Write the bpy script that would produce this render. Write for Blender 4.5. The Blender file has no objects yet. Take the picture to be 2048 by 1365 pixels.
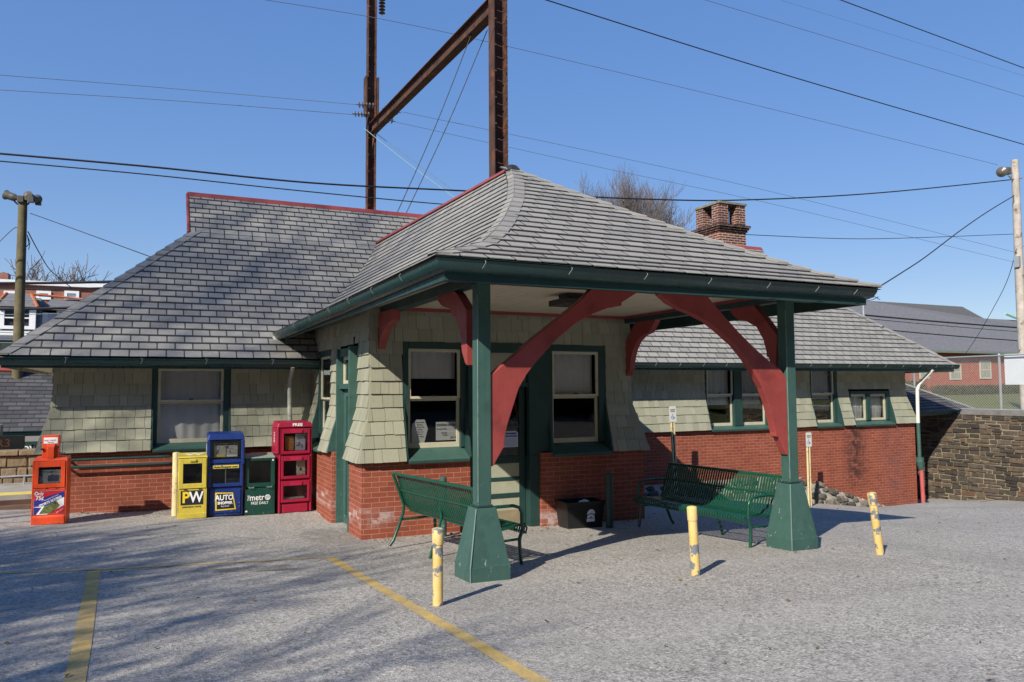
import bpy, math, random
import numpy as np
from mathutils import Vector, Matrix
R = random.Random(7)
C = bpy.context.scene.collection
rad = math.radians

# ------------------------------------------------------------------ camera pose (survey of the photograph)
YAW, PITCH, ROLL, FPX, CAMH = .444, .063, -.006, 1530.4, 1.98
_fw = np.array([math.sin(YAW)*math.cos(PITCH), math.cos(YAW)*math.cos(PITCH), math.sin(PITCH)])
_r0 = np.array([math.cos(YAW), -math.sin(YAW), 0.]); _u0 = np.cross(_r0, _fw)
_r = math.cos(ROLL)*_r0 + math.sin(ROLL)*_u0; _u = math.cos(ROLL)*_u0 - math.sin(ROLL)*_r0
_O = np.array([0, 0, CAMH])
def ray(x, y): return _fw + _r*(x-1024)/FPX + _u*(682.5-y)/FPX
def atX(x, y, X): d = ray(x, y); return Vector(_O + d*X/d[0])
def atY(x, y, Y): d = ray(x, y); return Vector(_O + d*Y/d[1])
def atZ(x, y, Z): d = ray(x, y); return Vector(_O + d*(Z-CAMH)/d[2])

# ------------------------------------------------------------------ materials
MATS = {}
class NT:
    def __init__(s, name):
        s.m = bpy.data.materials.new(name); s.m.use_nodes = True
        s.t = s.m.node_tree; s.t.nodes.clear()
        s.out = s.n('ShaderNodeOutputMaterial')
    def n(s, typ, **kw):
        nd = s.t.nodes.new(typ)
        for k, v in kw.items():
            if k in nd.inputs.keys() if isinstance(k, str) else False: nd.inputs[k].default_value = v
            else: setattr(nd, k, v)
        return nd
    def l(s, a, b): s.t.links.new(a, b)
    def coord(s, kind='Object'): return s.n('ShaderNodeTexCoord').outputs[kind]
    def noise(s, vec, scale, detail=4, rough=.55):
        nd = s.n('ShaderNodeTexNoise'); nd.inputs['Scale'].default_value = scale
        nd.inputs['Detail'].default_value = detail; nd.inputs['Roughness'].default_value = rough
        s.l(vec, nd.inputs['Vector']); return nd.outputs['Fac']
    def ramp(s, fac, stops, interp='LINEAR'):
        nd = s.n('ShaderNodeValToRGB'); cr = nd.color_ramp; cr.interpolation = interp
        while len(cr.elements) > 1: cr.elements.remove(cr.elements[-1])
        cr.elements[0].position = stops[0][0]; cr.elements[0].color = (*stops[0][1], 1)
        for p, c in stops[1:]:
            e = cr.elements.new(p); e.color = (*c, 1)
        s.l(fac, nd.inputs['Fac']); return nd.outputs['Color']
    def mix(s, fac, a, b, mode='MIX'):
        nd = s.n('ShaderNodeMix', data_type='RGBA', blend_type=mode)
        for sock, v in ((nd.inputs[0], fac), (nd.inputs[6], a), (nd.inputs[7], b)):
            if isinstance(v, (int, float)): sock.default_value = v
            elif isinstance(v, tuple): sock.default_value = (*v, 1)
            else: s.l(v, sock)
        return nd.outputs[2]
    def math(s, op, a, b=0., c=None):
        nd = s.n('ShaderNodeMath', operation=op)
        for i, v in enumerate((a, b) if c is None else (a, b, c)):
            if isinstance(v, (int, float)): nd.inputs[i].default_value = v
            else: s.l(v, nd.inputs[i])
        return nd.outputs[0]
    def mapr(s, v, a, b, c=0., d=1.):
        nd = s.n('ShaderNodeMapRange'); s.l(v, nd.inputs[0])
        for i, x in zip((1, 2, 3, 4), (a, b, c, d)): nd.inputs[i].default_value = x
        return nd.outputs[0]
    def bump(s, h, strength, dist=.01):
        nd = s.n('ShaderNodeBump'); nd.inputs['Strength'].default_value = strength
        nd.inputs['Distance'].default_value = dist; s.l(h, nd.inputs['Height']); return nd.outputs[0]
    def bsdf(s, col, rough=.6, spec=.35, metal=0., normal=None, **kw):
        nd = s.n('ShaderNodeBsdfPrincipled')
        if isinstance(col, tuple): nd.inputs['Base Color'].default_value = (*col, 1)
        else: s.l(col, nd.inputs['Base Color'])
        if isinstance(rough, (int, float)): nd.inputs['Roughness'].default_value = rough
        else: s.l(rough, nd.inputs['Roughness'])
        nd.inputs['Specular IOR Level'].default_value = spec; nd.inputs['Metallic'].default_value = metal
        if normal is not None: s.l(normal, nd.inputs['Normal'])
        s.l(nd.outputs[0], s.out.inputs[0]); return nd
    def island(s): return s.n('ShaderNodeNewGeometry').outputs['Random Per Island']
def mul(c, k): return tuple(min(1, x*k) for x in c)
def mat(name, col, rough=.55, var=.18, scale=6., bump=.0, bscale=60., spec=.35, metal=0., island=0., dirt=None, dscale=2., chips=None):
    """general painted / plain surface with uneven colour, optional per-piece variation and worn patches"""
    t = NT(name); co = t.coord()
    f = t.noise(co, scale, 6)
    c = t.ramp(f, [(.25, mul(col, 1-var)), (.75, mul(col, 1+var))])
    if island:
        v = t.mapr(t.island(), 0, 1, 1-island, 1+island)
        cm = t.n('ShaderNodeCombineColor')
        for i in range(3): t.l(v, cm.inputs[i])
        c = t.mix(1., c, cm.outputs[0], 'MULTIPLY')
    if dirt:
        d = t.noise(co, dscale*4, 8, .65)
        c = t.mix(t.mapr(d, .56, .66), c, dirt)
    if chips:
        mg = t.n('ShaderNodeMapping'); mg.inputs['Scale'].default_value = (45, 45, 2.2); t.l(co, mg.inputs[0]); gr = t.noise(mg.outputs[0], 1., 4, .6)
        c = t.mix(t.mapr(gr, .42, .72, 0, .3), c, mul(col, .72)); c = t.mix(t.mapr(t.noise(co, 1.7, 6, .6), .5, .72, 0, .28), c, tuple(min(1, x*1.25+.02) for x in col))
        mp = t.n('ShaderNodeMapping'); mp.inputs['Scale'].default_value = (1, 1, .45); t.l(co, mp.inputs[0])
        sp = t.n('ShaderNodeSeparateXYZ'); t.l(co, sp.inputs[0])
        ch_ = t.math('ADD', t.noise(mp.outputs[0], 26, 6, .7), t.mapr(sp.outputs[2], .1, 1.1, .05, -.02))
        c = t.mix(t.mapr(ch_, .675, .69), c, chips)
    nrm = t.bump(t.noise(co, bscale, 3), bump) if bump else None
    rr = t.mapr(t.noise(co, scale*3, 3), .3, .7, max(.05, rough-.1), min(1, rough+.1))
    t.bsdf(c, rr, spec, metal, nrm); return t.m

m_green = mat('green_paint', (.042, .098, .084), .5, .12, 5, .15, 40, .35, dirt=(.034, .08, .07), dscale=.8, chips=(.26, .33, .30))
m_greend = mat('green_trim_paint', (.018, .05, .046), .5, .15, 4, .12, 50, .35)
m_gutter = mat('gutter_green_enamel', (.014, .05, .05), .32, .12, 3, .05, 30, .5)
m_red = mat('red_brace_paint', (.27, .05, .045), .5, .14, 3, .12, 30, .35, dirt=(.19, .036, .034), dscale=.7, chips=(.12, .04, .035))
m_ridge = mat('red_ridge_metal', (.27, .055, .045), .5, .2, 3, .1, 20, .35, dirt=(.16, .06, .05))
m_cream = mat('cream_sash_paint', (.48, .46, .34), .55, .12, 8, .1)
m_ceil = mat('cream_ceiling_paint', (.55, .48, .36), .6, .08, 2)
m_white = mat('white_enamel', (.6, .61, .57), .45, .06, 4)
m_galv = mat('galvanised_steel', (.42, .44, .46), .4, .1, 8, metal=.5)
m_hang = mat('dull_zinc_hanger', (.26, .29, .28), .5, .2, 9)
m_pipeshade = mat('shaded_white_pipe', (.36, .37, .32), .6, .2, 7, dirt=(.24, .22, .18))  # white pipe toned down; the shade on it sits in the colour
m_bead = mat('worn_pale_green_bead', (.13, .20, .175), .55, .25, 8, dirt=(.05, .10, .085), dscale=3)
m_black = mat('black_plastic', (.012, .013, .014), .4, .2, 6)
m_rust = mat('rusty_steel', (.075, .04, .03), .78, .5, 1.6, .35, 14, .2, dirt=(.18, .062, .026), dscale=.45)
m_iron = mat('dark_iron', (.03, .028, .028), .5, .2, 6)
m_cable = mat('black_cable', (.022, .024, .03), .6, .1, 3)
m_copper = mat('verdigris_wire', (.2, .3, .3), .5, .1, 3)
m_thin = mat('grey_wire', (.12, .15, .2), .5, .1, 3)
m_pole = mat('weathered_wood_pole', (.125, .108, .062), .85, .35, 4, .5, 25, .15)
m_polel = mat('bleached_wood_pole', (.42, .38, .34), .85, .25, 4, .4, 25, .15, dirt=(.16, .12, .09), dscale=.6)
m_bench = mat('green_powder_coat', (.006, .062, .036), .3, .12, 8, spec=.55)
m_conc = mat('concrete', (.30, .29, .27), .85, .2, 3, .3, 40, .2, dirt=(.2, .19, .18))
m_ashlar = mat('concrete_coping', (.17, .165, .155), .9, .3, 5, .4, 30, .2)
m_mortar = mat('mortar', (.34, .31, .26), .9, .2, 6, .5, 40, .15)
m_mortard = mat('dark_mortar', (.26, .222, .165), .9, .25, 6, .5, 40, .15)
m_curt = mat('white_curtain', (.86, .85, .83), .8, .06, 5, spec=.1)
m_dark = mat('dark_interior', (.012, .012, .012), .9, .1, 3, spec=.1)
m_paper = mat('white_paper', (.74, .74, .74), .7, .04, 8, spec=.2)
m_ink = mat('black_ink', (.015, .015, .02), .6, .1, 8)
m_blueink = mat('blue_ink', (.05, .09, .3), .6, .1, 8)
m_wht = mat('white_vinyl', (.8, .8, .8), .45, .03, 8)
m_orange = mat('orange_red_enamel', (.72, .075, .018), .38, .07, 6, spec=.5, chips=(.3,.08,.05))
m_yelbox = mat('yellow_enamel', (.55, .44, .06), .4, .08, 6, spec=.5, dirt=(.42, .34, .06), chips=(.25,.2,.1))
m_blue = mat('blue_plastic', (.008, .03, .16), .38, .1, 6, spec=.5, chips=(.1,.12,.2))
m_dgreen = mat('dark_green_enamel', (.006, .05, .036), .35, .12, 6, spec=.5, chips=(.1,.14,.12))
m_mag = mat('magenta_red_plastic', (.31, .009, .04), .38, .09, 6, spec=.5)
m_yel = mat('yellow_vinyl', (.75, .55, .03), .45, .04, 6)
m_sidin = mat('pale_blue_siding', (.5, .55, .66), .6, .06, 3)
m_wtrim = mat('white_trim', (.75, .76, .78), .6, .05, 3)
m_yline = None
m_grass = mat('dry_lawn', (.12, .13, .04), .9, .4, 6, .4, 60, .1, dirt=(.18, .14, .07))
m_hedge = mat('hedge_leaf', (.07, .075, .03), .7, .3, 4, island=.45, spec=.2)
m_bark = mat('grey_bark', (.11, .095, .085), .9, .25, 6, spec=.1)
m_tread = mat('yellow_tactile_strip', (.6, .5, .12), .8, .1, 8)
m_timber = mat('brown_timber', (.14, .09, .06), .85, .3, 5, .3, 30)
m_signal = mat('dim_red_led', (.10, .03, .015), .5, .1, 9)
m_wornw = mat('worn_white_flood_glass', (.11, .10, .09), .3, .1, 6)
m_lampbody = mat('grey_brown_lamp_housing', (.1, .1, .085), .45, .2, 6)
m_offwh = mat('cream_yellow_post', (.66, .55, .30), .55, .12, 8, dirt=(.3, .25, .2), dscale=3)
m_dkslot = mat('dark_slot', (.03, .028, .02), .8, .1, 5)
m_redpipe = mat('dull_red_pipe_paint', (.42, .095, .095), .55, .12, 5)
m_wb = mat('white_fence_panel', (.62, .66, .7), .5, .05, 3)
m_news = None

def m_slate_():
    t = NT('grey_slate'); co = t.coord(); i = t.island()
    c = t.ramp(i, [(0, (.215, .208, .192)), (.35, (.272, .263, .24)), (.7, (.295, .284, .257)), (.9, (.24, .235, .222)), (1, (.325, .312, .28))])
    c = t.mix(t.mapr(t.noise(co, 1.1, 5), .4, .75, 0, .4), c, (.215, .21, .20))
    c = t.mix(t.mapr(t.noise(co, 18, 5, .7), .5, .8, 0, .4), c, (.43, .42, .39))
    t.bsdf(c, .62, .3, 0, t.bump(t.noise(co, 45, 5), .25, .008)); return t.m
m_slate = m_slate_()
m_slateshade = mat('shaded_slate', (.075, .075, .08), .65, .2, 3, .2, 30, .3, island=.3)  # slate darkened so that its colour holds the shade on these roofs
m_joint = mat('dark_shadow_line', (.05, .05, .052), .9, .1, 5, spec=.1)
def m_shingle_(name, k=1.):
    t = NT(name); co = t.coord(); i = t.island()
    c = t.ramp(i, [(0, mul((.255, .26, .195), k)), (.5, mul((.29, .294, .223), k)), (1, mul((.325, .326, .25), k))])
    mp = t.n('ShaderNodeMapping'); mp.inputs['Scale'].default_value = (40, 40, 3); t.l(co, mp.inputs[0])
    g = t.noise(mp.outputs[0], 1., 5)
    c = t.mix(t.mapr(g, .45, .75, 0, .35), c, mul((.225, .222, .16), k))
    c = t.mix(t.mapr(t.noise(co, 9, 8, .7), .66, .74, 0, .7), c, (.26, .215, .16))
    t.bsdf(c, .7, .2, 0, t.bump(g, .3, .006)); return t.m
m_shingle = m_shingle_('sage_green_shingle')
def m_brick_(name, c1, c2, mort, soot=False, wash=False, scale=1., ms=.0045, top=None):
    t = NT(name); co = t.coord()
    sp = t.n('ShaderNodeSeparateXYZ'); t.l(co, sp.inputs[0])
    u = t.math('ADD', sp.outputs[0], sp.outputs[1])
    cb = t.n('ShaderNodeCombineXYZ'); t.l(u, cb.inputs[0]); t.l(sp.outputs[2], cb.inputs[1])
    wob = t.n('ShaderNodeTexNoise'); wob.inputs['Scale'].default_value = 14; t.l(co, wob.inputs['Vector'])
    va = t.n('ShaderNodeVectorMath', operation='MULTIPLY_ADD'); va.inputs[1].default_value = (.008, .008, 0)
    t.l(wob.outputs['Color'], va.inputs[0]); t.l(cb.outputs[0], va.inputs[2])
    b = t.n('ShaderNodeTexBrick'); t.l(va.outputs[0], b.inputs['Vector'])
    b.inputs['Color1'].default_value = (*c1, 1); b.inputs['Color2'].default_value = (*c2, 1); b.inputs['Mortar'].default_value = (*mort, 1)
    b.inputs['Scale'].default_value = 1/scale; b.inputs['Mortar Size'].default_value = ms; b.inputs['Mortar Smooth'].default_value = .3
    b.inputs['Bias'].default_value = -.1; b.inputs['Brick Width'].default_value = .213; b.inputs['Row Height'].default_value = .0685
    c = b.outputs['Color']
    c = t.mix(t.mapr(t.noise(co, 2.2, 6, .6), .42, .7, 0, .4), c, mul(c1, .6))
    c = t.mix(t.mapr(t.noise(co, 26, 6, .7), .55, .75, 0, .45), c, mul(c2, 1.35))
    nz = t.noise(co, 7, 6, .65)
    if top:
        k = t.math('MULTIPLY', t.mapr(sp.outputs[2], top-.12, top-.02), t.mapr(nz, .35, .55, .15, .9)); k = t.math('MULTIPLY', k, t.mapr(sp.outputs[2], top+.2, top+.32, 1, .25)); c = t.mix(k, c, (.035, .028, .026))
    if soot:
        gx = t.math('ABSOLUTE', t.math('SUBTRACT', sp.outputs[0], 16.45))
        k = t.math('MULTIPLY', t.mapr(gx, .05, .55, 1, 0), t.mapr(sp.outputs[2], -.75, -.2))
        k = t.math('MULTIPLY', k, t.mapr(nz, .36, .56, 0, .85)); c = t.mix(k, c, (.03, .022, .022))
        gx2 = t.math('ABSOLUTE', t.math('SUBTRACT', sp.outputs[0], 17.9))
        k2 = t.math('MULTIPLY', t.mapr(gx2, .1, .75, 1, 0), t.mapr(nz, .4, .62, 0, .6)); c = t.mix(k2, c, (.14, .07, .075))
    if wash:
        gz = t.math('ABSOLUTE', t.math('SUBTRACT', sp.outputs[2], .27))
        uu = t.math('ABSOLUTE', t.math('SUBTRACT', sp.outputs[0], 2.75))
        k = t.math('MULTIPLY', t.mapr(gz, .04, .16, 1, 0), t.mapr(uu, .15, .5, 1, 0))
        uu2 = t.math('ABSOLUTE', t.math('SUBTRACT', sp.outputs[0], 5.45))
        gz2 = t.math('ABSOLUTE', t.math('SUBTRACT', sp.outputs[2], .06))
        k2 = t.math('MULTIPLY', t.mapr(gz2, .06, .14, 1, 0), t.mapr(uu2, .1, .3, 1, 0))
        k = t.math('MULTIPLY', t.math('MAXIMUM', k, k2), t.mapr(nz, .38, .5)); 
        row = t.math('FLOOR', t.math('DIVIDE', sp.outputs[2], .0685)); odd = t.math('MODULO', t.math('ABSOLUTE', row), 2.)
        cell = t.math('FLOOR', t.math('ADD', t.math('DIVIDE', u, .213), t.math('MULTIPLY', odd, .5)))
        cv = t.n('ShaderNodeCombineXYZ'); t.l(cell, cv.inputs[0]); t.l(row, cv.inputs[1])
        wn = t.n('ShaderNodeTexWhiteNoise'); t.l(cv.outputs[0], wn.inputs[0])
        k = t.math('MULTIPLY', k, t.mapr(wn.outputs[0], .35, .6, .12, .85))
        k = t.math('MULTIPLY', k, t.mapr(t.noise(co, 30, 5, .7), .32, .5)); c = t.mix(k, c, (.46, .38, .37))
    h = t.math('ADD', t.math('MULTIPLY', b.outputs['Fac'], -1.), t.math('MULTIPLY', t.noise(co, 60, 4), .35))
    t.bsdf(c, .8, .25, 0, t.bump(h, .5, .008)); return t.m
m_brick = m_brick_('red_brick', (.235, .060, .034), (.305, .085, .046), (.40, .20, .15), True, True, ms=.005)
m_brickc = m_brick_('chimney_brick', (.085, .03, .022), (.21, .06, .036), (.50, .40, .34), ms=.011, scale=1.15, top=7.06)
m_brickf = m_brick_('far_red_brick', (.34, .095, .055), (.40, .12, .075), (.36, .16, .12))
m_brickh = m_brick_('row_house_brick', (.26, .10, .07), (.32, .13, .09), (.36, .24, .2))
def m_stone_(name, cols):
    t = NT(name); co = t.coord()
    c = t.ramp(t.island(), cols)
    c = t.mix(t.mapr(t.noise(co, 9, 7, .65), .4, .7, 0, .6), c, mul(cols[0][1], .7))
    c = t.mix(t.mapr(t.noise(co, 22, 6, .7), .58, .75, 0, .5), c, mul(cols[-1][1], 1.2))
    t.bsdf(c, .85, .2, 0, t.bump(t.noise(co, 24, 8, .65), .9, .02)); return t.m
m_stone = m_stone_('dark_schist', [(0, (.045, .039, .033)), (.35, (.075, .064, .053)), (.65, (.108, .088, .067)), (.86, (.14, .107, .074)), (.93, (.13, .075, .048)), (1, (.165, .136, .10))])
m_rub = m_stone_('grey_fieldstone', [(0, (.07, .065, .055)), (.5, (.15, .14, .12)), (1, (.24, .21, .17))])
m_tan = m_stone_('tan_fieldstone', [(0, (.17, .13, .09)), (.5, (.24, .185, .125)), (1, (.28, .2, .12))])
def m_asphalt_():
    t = NT('worn_asphalt'); co = t.coord()
    v = t.n('ShaderNodeTexVoronoi'); v.inputs['Scale'].default_value = 75; t.l(co, v.inputs['Vector'])
    v2 = t.n('ShaderNodeTexVoronoi'); v2.inputs['Scale'].default_value = 38; t.l(co, v2.inputs['Vector'])
    sc = t.n('ShaderNodeSeparateColor'); t.l(v.outputs['Color'], sc.inputs[0])
    sc2 = t.n('ShaderNodeSeparateColor'); t.l(v2.outputs['Color'], sc2.inputs[0])
    g = t.math('ADD', t.math('MULTIPLY', sc.outputs[0], .65), t.math('MULTIPLY', sc2.outputs[1], .35))
    c = t.ramp(g, [(0, (.10, .094, .086)), (.3, (.255, .24, .218)), (.6, (.395, .372, .338)), (.85, (.50, .47, .425)), (1, (.68, .645, .59))])
    big = t.noise(co, .55, 6, .6)
    c = t.mix(t.mapr(big, .35, .68, 0, .42), c, (.20, .192, .182))
    mp2 = t.n('ShaderNodeMapping'); mp2.inputs['Scale'].default_value = (.22, 1.5, 1); mp2.inputs['Rotation'].default_value = (0, 0, .25); t.l(co, mp2.inputs[0])
    c = t.mix(t.mapr(t.noise(mp2.outputs[0], 1., 5, .6), .52, .7, 0, .28), c, (.43, .41, .375))
    c = t.mix(t.mapr(t.noise(co, 1.3, 3, .5), .6, .63, 0, .09), c, (.16, .155, .15))
    c = t.mix(t.mapr(t.noise(co, 3.5, 7, .7), .5, .75, 0, .35), c, (.30, .28, .25))
    # oil spots, and darker patches by the wall and at the left bench
    sp = t.n('ShaderNodeSeparateXYZ'); t.l(co, sp.inputs[0])
    nz = t.noise(co, 5, 5)
    for (x, y, rx, ry, k) in ((1.0, 8.45, .55, .16, .55), (1.25, 8.25, .22, .07, .75), (2.35, 10.6, .5, .9, .35), (3.3, 8.2, .7, .5, .25), (6.9, 4.6, .06, .03, .8), (7.6, 4.4, .05, .03, .8), (12.2, 4.9, .1, .07, .6)):
        a = t.math('DIVIDE', t.math('SUBTRACT', sp.outputs[0], x), rx); b = t.math('DIVIDE', t.math('SUBTRACT', sp.outputs[1], y), ry)
        d = t.math('ADD', t.math('MULTIPLY', a, a), t.math('MULTIPLY', b, b))
        d = t.math('ADD', d, t.math('MULTIPLY', t.math('SUBTRACT', nz, .5), 3.2))
        c = t.mix(t.mapr(d, .35, 1., k, 0), c, (.055, .052, .05))
    # fine cracks
    vc = t.n('ShaderNodeTexVoronoi', feature='DISTANCE_TO_EDGE'); vc.inputs['Scale'].default_value = .33
    wv = t.n('ShaderNodeVectorMath', operation='MULTIPLY_ADD'); wv.inputs[1].default_value = (.9, .9, 0)
    nn = t.n('ShaderNodeTexNoise'); nn.inputs['Scale'].default_value = 1.6; nn.inputs['Detail'].default_value = 8; t.l(co, nn.inputs['Vector'])
    t.l(nn.outputs['Color'], wv.inputs[0]); t.l(co, wv.inputs[2]); t.l(wv.outputs[0], vc.inputs['Vector'])
    c = t.mix(t.mapr(vc.outputs['Distance'], .0, .008, .28, 0), c, (.09, .085, .08))
    h = t.math('ADD', v.outputs['Distance'], t.math('MULTIPLY', v2.outputs['Distance'], .6))
    t.bsdf(c, .85, .25, 0, t.bump(h, .8, .006)); return t.m
m_asph = m_asphalt_()
def m_line_():
    t = NT('worn_yellow_paint'); co = t.coord()
    n = t.noise(co, 60, 4, .7); b = t.noise(co, 4, 6, .65)
    k = t.math('ADD', t.math('MULTIPLY', n, .6), t.math('MULTIPLY', b, .6))
    c = t.mix(t.mapr(k, .5, .78), (.56, .385, .115), (.26, .225, .165))
    t.bsdf(c, .8, .2, 0, t.bump(n, .5, .004)); return t.m
m_yline = m_line_()
def m_bollard_(name, lim, low=False):
    t = NT(name); co = t.coord()
    n = t.noise(co, 7.5, 7, .6)
    c = t.mix(t.mapr(t.noise(co, 4, 5), .3, .7), (.60, .41, .13), (.68, .53, .24))
    if low:
        sp = t.n('ShaderNodeSeparateXYZ'); t.l(co, sp.inputs[0]); n = t.math('ADD', n, t.mapr(sp.outputs[2], .28, .40, .09, -.2))
    c = t.mix(t.mapr(n, lim, lim+.025), c, (.16, .18, .215))
    c = t.mix(t.mapr(t.noise(co, 30, 5, .7), .6, .7, 0, .5), c, (.3, .2, .1))
    t.bsdf(c, .6, .3, 0, t.bump(t.mapr(n, lim, lim+.04, 1, 0), .6, .003)); return t.m
m_bol1 = m_bollard_('peeling_yellow_paint', .54); m_bol2 = m_bollard_('flaking_cream_paint', .56, True); m_bol3 = m_bollard_('chipped_yellow_paint', .53)
def m_glass_(name, tint, fac):
    t = NT(name)
    tr = t.n('ShaderNodeBsdfTransparent'); tr.inputs[0].default_value = (*tint, 1)
    gl = t.n('ShaderNodeBsdfGlossy'); gl.inputs['Roughness'].default_value = .03
    lw = t.n('ShaderNodeFresnel'); lw.inputs[0].default_value = 1.5
    mx = t.n('ShaderNodeMixShader'); t.l(t.math('MULTIPLY', lw.outputs[0], fac), mx.inputs[0]); t.l(tr.outputs[0], mx.inputs[1]); t.l(gl.outputs[0], mx.inputs[2])
    t.l(mx.outputs[0], t.out.inputs[0]); return t.m
m_glass = m_glass_('window_glass', (.86, .87, .87), .55)
m_acry = m_glass_('scratched_acrylic', (.9, .9, .88), .6)
def m_print_(name, ground, inkc, sc):
    t = NT(name); co = t.coord()
    mp = t.n('ShaderNodeMapping'); mp.inputs['Scale'].default_value = (sc, sc, sc*3.2); t.l(co, mp.inputs[0])
    a = t.noise(mp.outputs[0], 1, 2); b = t.noise(co, sc*.35, 3)
    c = t.mix(t.mapr(a, .5, .56, 0, .55), ground, inkc)
    c = t.mix(t.mapr(b, .58, .6, 0, .8), c, mul(inkc, .8))
    t.bsdf(c, .6, .2); return t.m
m_news = m_print_('newsprint', (.55, .55, .5), (.07, .07, .1), 40)
m_mag1 = m_print_('orange_cover', (.5, .2, .08), (.06, .07, .03), 26)
m_mag2 = m_print_('lilac_cover', (.48, .48, .62), (.1, .1, .2), 30)
m_mag3 = m_print_('pale_green_cover', (.55, .58, .5), (.12, .08, .1), 28)
m_farroof = mat('grey_asphalt_shingle', (.15, .15, .16), .85, .22, 4, .5, 14, .15)
m_grav = mat('track_ballast', (.22, .19, .16), .9, .4, 25, .8, 40, .1)
m_shade = mat('shade_fabric', (.35, .35, .34), .8, .05, 4)

# ------------------------------------------------------------------ mesh builder
class MB:
    def __init__(s): s.v = []; s.f = []; s.mi = []
    def add(s, vs, fs, mi=0):
        o = len(s.v); s.v += [tuple(v) for v in vs]; s.f += [tuple(i+o for i in f) for f in fs]; s.mi += [mi]*len(fs); return s
    def hexa(s, p, mi=0):   # 8 points: bottom 0-3, top 4-7
        return s.add(p, [(3, 2, 1, 0), (4, 5, 6, 7), (0, 1, 5, 4), (1, 2, 6, 5), (2, 3, 7, 6), (3, 0, 4, 7)], mi)
    def box(s, x0, x1, y0, y1, z0, z1, mi=0, fn=None):
        p = [(x0, y0, z0), (x1, y0, z0), (x1, y1, z0), (x0, y1, z0), (x0, y0, z1), (x1, y0, z1), (x1, y1, z1), (x0, y1, z1)]
        if fn: p = [fn(*q) for q in p]
        return s.hexa(p, mi)
    def quad(s, a, b, c, d, mi=0): return s.add([a, b, c, d], [(0, 1, 2, 3)], mi)
    def poly(s, pts, mi=0): return s.add(pts, [tuple(range(len(pts)))], mi)
    def prism(s, pts, off, mi=0):
        n = len(pts); off = Vector(off); a = [Vector(p) for p in pts]; b = [p+off for p in a]
        return s.add(a+b, [tuple(range(n))[::-1], tuple(range(n, 2*n))] + [(i, (i+1) % n, n+(i+1) % n, n+i) for i in range(n)], mi)
    def tube(s, path, r, n=8, caps=True, mi=0, squash=1.):
        path = [Vector(p) for p in path]; rs = r if isinstance(r, (list, tuple)) else [r]*len(path)
        rings = []; up = None
        for i, p in enumerate(path):
            d = (path[min(i+1, len(path)-1)] - path[max(i-1, 0)])
            if d.length < 1e-9: d = Vector((0, 0, 1))
            d.normalize()
            if up is None:
                up = Vector((0, 0, 1)) if abs(d.z) < .9 else Vector((1, 0, 0))
            a = d.cross(up); 
            if a.length < 1e-6: a = d.cross(Vector((0, 1, 0)))
            a.normalize(); b = a.cross(d).normalized(); up = b
            rings.append([p + (a*math.cos(2*math.pi*k/n) + b*math.sin(2*math.pi*k/n)*squash)*rs[i] for k in range(n)])
        vs = [q for rg in rings for q in rg]; fs = []
        for i in range(len(path)-1):
            for k in range(n):
                k2 = (k+1) % n; fs.append((i*n+k, i*n+k2, (i+1)*n+k2, (i+1)*n+k))
        if caps: fs += [tuple(range(n))[::-1], tuple(range((len(path)-1)*n, len(path)*n))]
        return s.add(vs, fs, mi)
    def lathe(s, c, prof, n=20, mi=0):   # prof [(r,z)], about the z axis at c
        vs = []; fs = []
        for r, z in prof: vs += [(c[0]+r*math.cos(2*math.pi*k/n), c[1]+r*math.sin(2*math.pi*k/n), c[2]+z) for k in range(n)]
        for i in range(len(prof)-1):
            for k in range(n): fs.append((i*n+k, i*n+(k+1) % n, (i+1)*n+(k+1) % n, (i+1)*n+k))
        fs += [tuple(range(n))[::-1], tuple(range((len(prof)-1)*n, len(prof)*n))]
        return s.add(vs, fs, mi)
    def build(s, name, m, parent=None, smooth=False, bevel=0., seg=2):
        me = bpy.data.meshes.new(name); me.from_pydata(s.v, [], s.f)
        ms = m if isinstance(m, (list, tuple)) else [m]
        for x in ms: me.materials.append(x)
        if len(ms) > 1: me.polygons.foreach_set('material_index', s.mi)
        me.validate(); me.update()
        if smooth:
            me.polygons.foreach_set('use_smooth', [True]*len(me.polygons))
        o = bpy.data.objects.new(name, me); C.objects.link(o)
        if parent is not None: o.parent = parent
        if bevel:
            b = o.modifiers.new('bevel', 'BEVEL'); b.width = bevel; b.segments = seg; b.limit_method = 'ANGLE'; b.angle_limit = rad(40)
        if smooth:
            try: me.set_sharp_from_angle(angle=rad(50))
            except Exception: pass
        return o
def tag(o, label=None, cat=None, group=None, kind=None):
    if label: o['label'] = label
    if cat: o['category'] = cat
    if group: o['group'] = group
    if kind: o['kind'] = kind
    return o
def thing(name, label, cat, loc=(0, 0, 0), rz=0., group=None):
    o = bpy.data.objects.new(name, None); C.objects.link(o); o.location = loc; o.rotation_euler = (0, 0, rz); o.empty_display_size = .2
    return tag(o, label, cat, group)
def text(body, size, loc, m, parent, rot=(rad(90), 0, 0), name='lettering', align='CENTER', ext=.0012, sx=1., bold=0., shear=0.):
    cu = bpy.data.curves.new(name, 'FONT'); cu.body = body; cu.size = size; cu.align_x = align; cu.align_y = 'CENTER'
    cu.extrude = ext; cu.offset = bold; cu.shear = shear; cu.resolution_u = 3; cu.materials.append(m)
    tmp = bpy.data.objects.new('tmp', cu); me = bpy.data.meshes.new_from_object(tmp); me.name = name; bpy.data.objects.remove(tmp)
    o = bpy.data.objects.new(name, me); C.objects.link(o); o.parent = parent; o.location = loc; o.rotation_euler = rot; o.scale = (sx, 1, 1)
    return o
def lerp(a, b, t): return Vector(a)*(1-t) + Vector(b)*t
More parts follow.
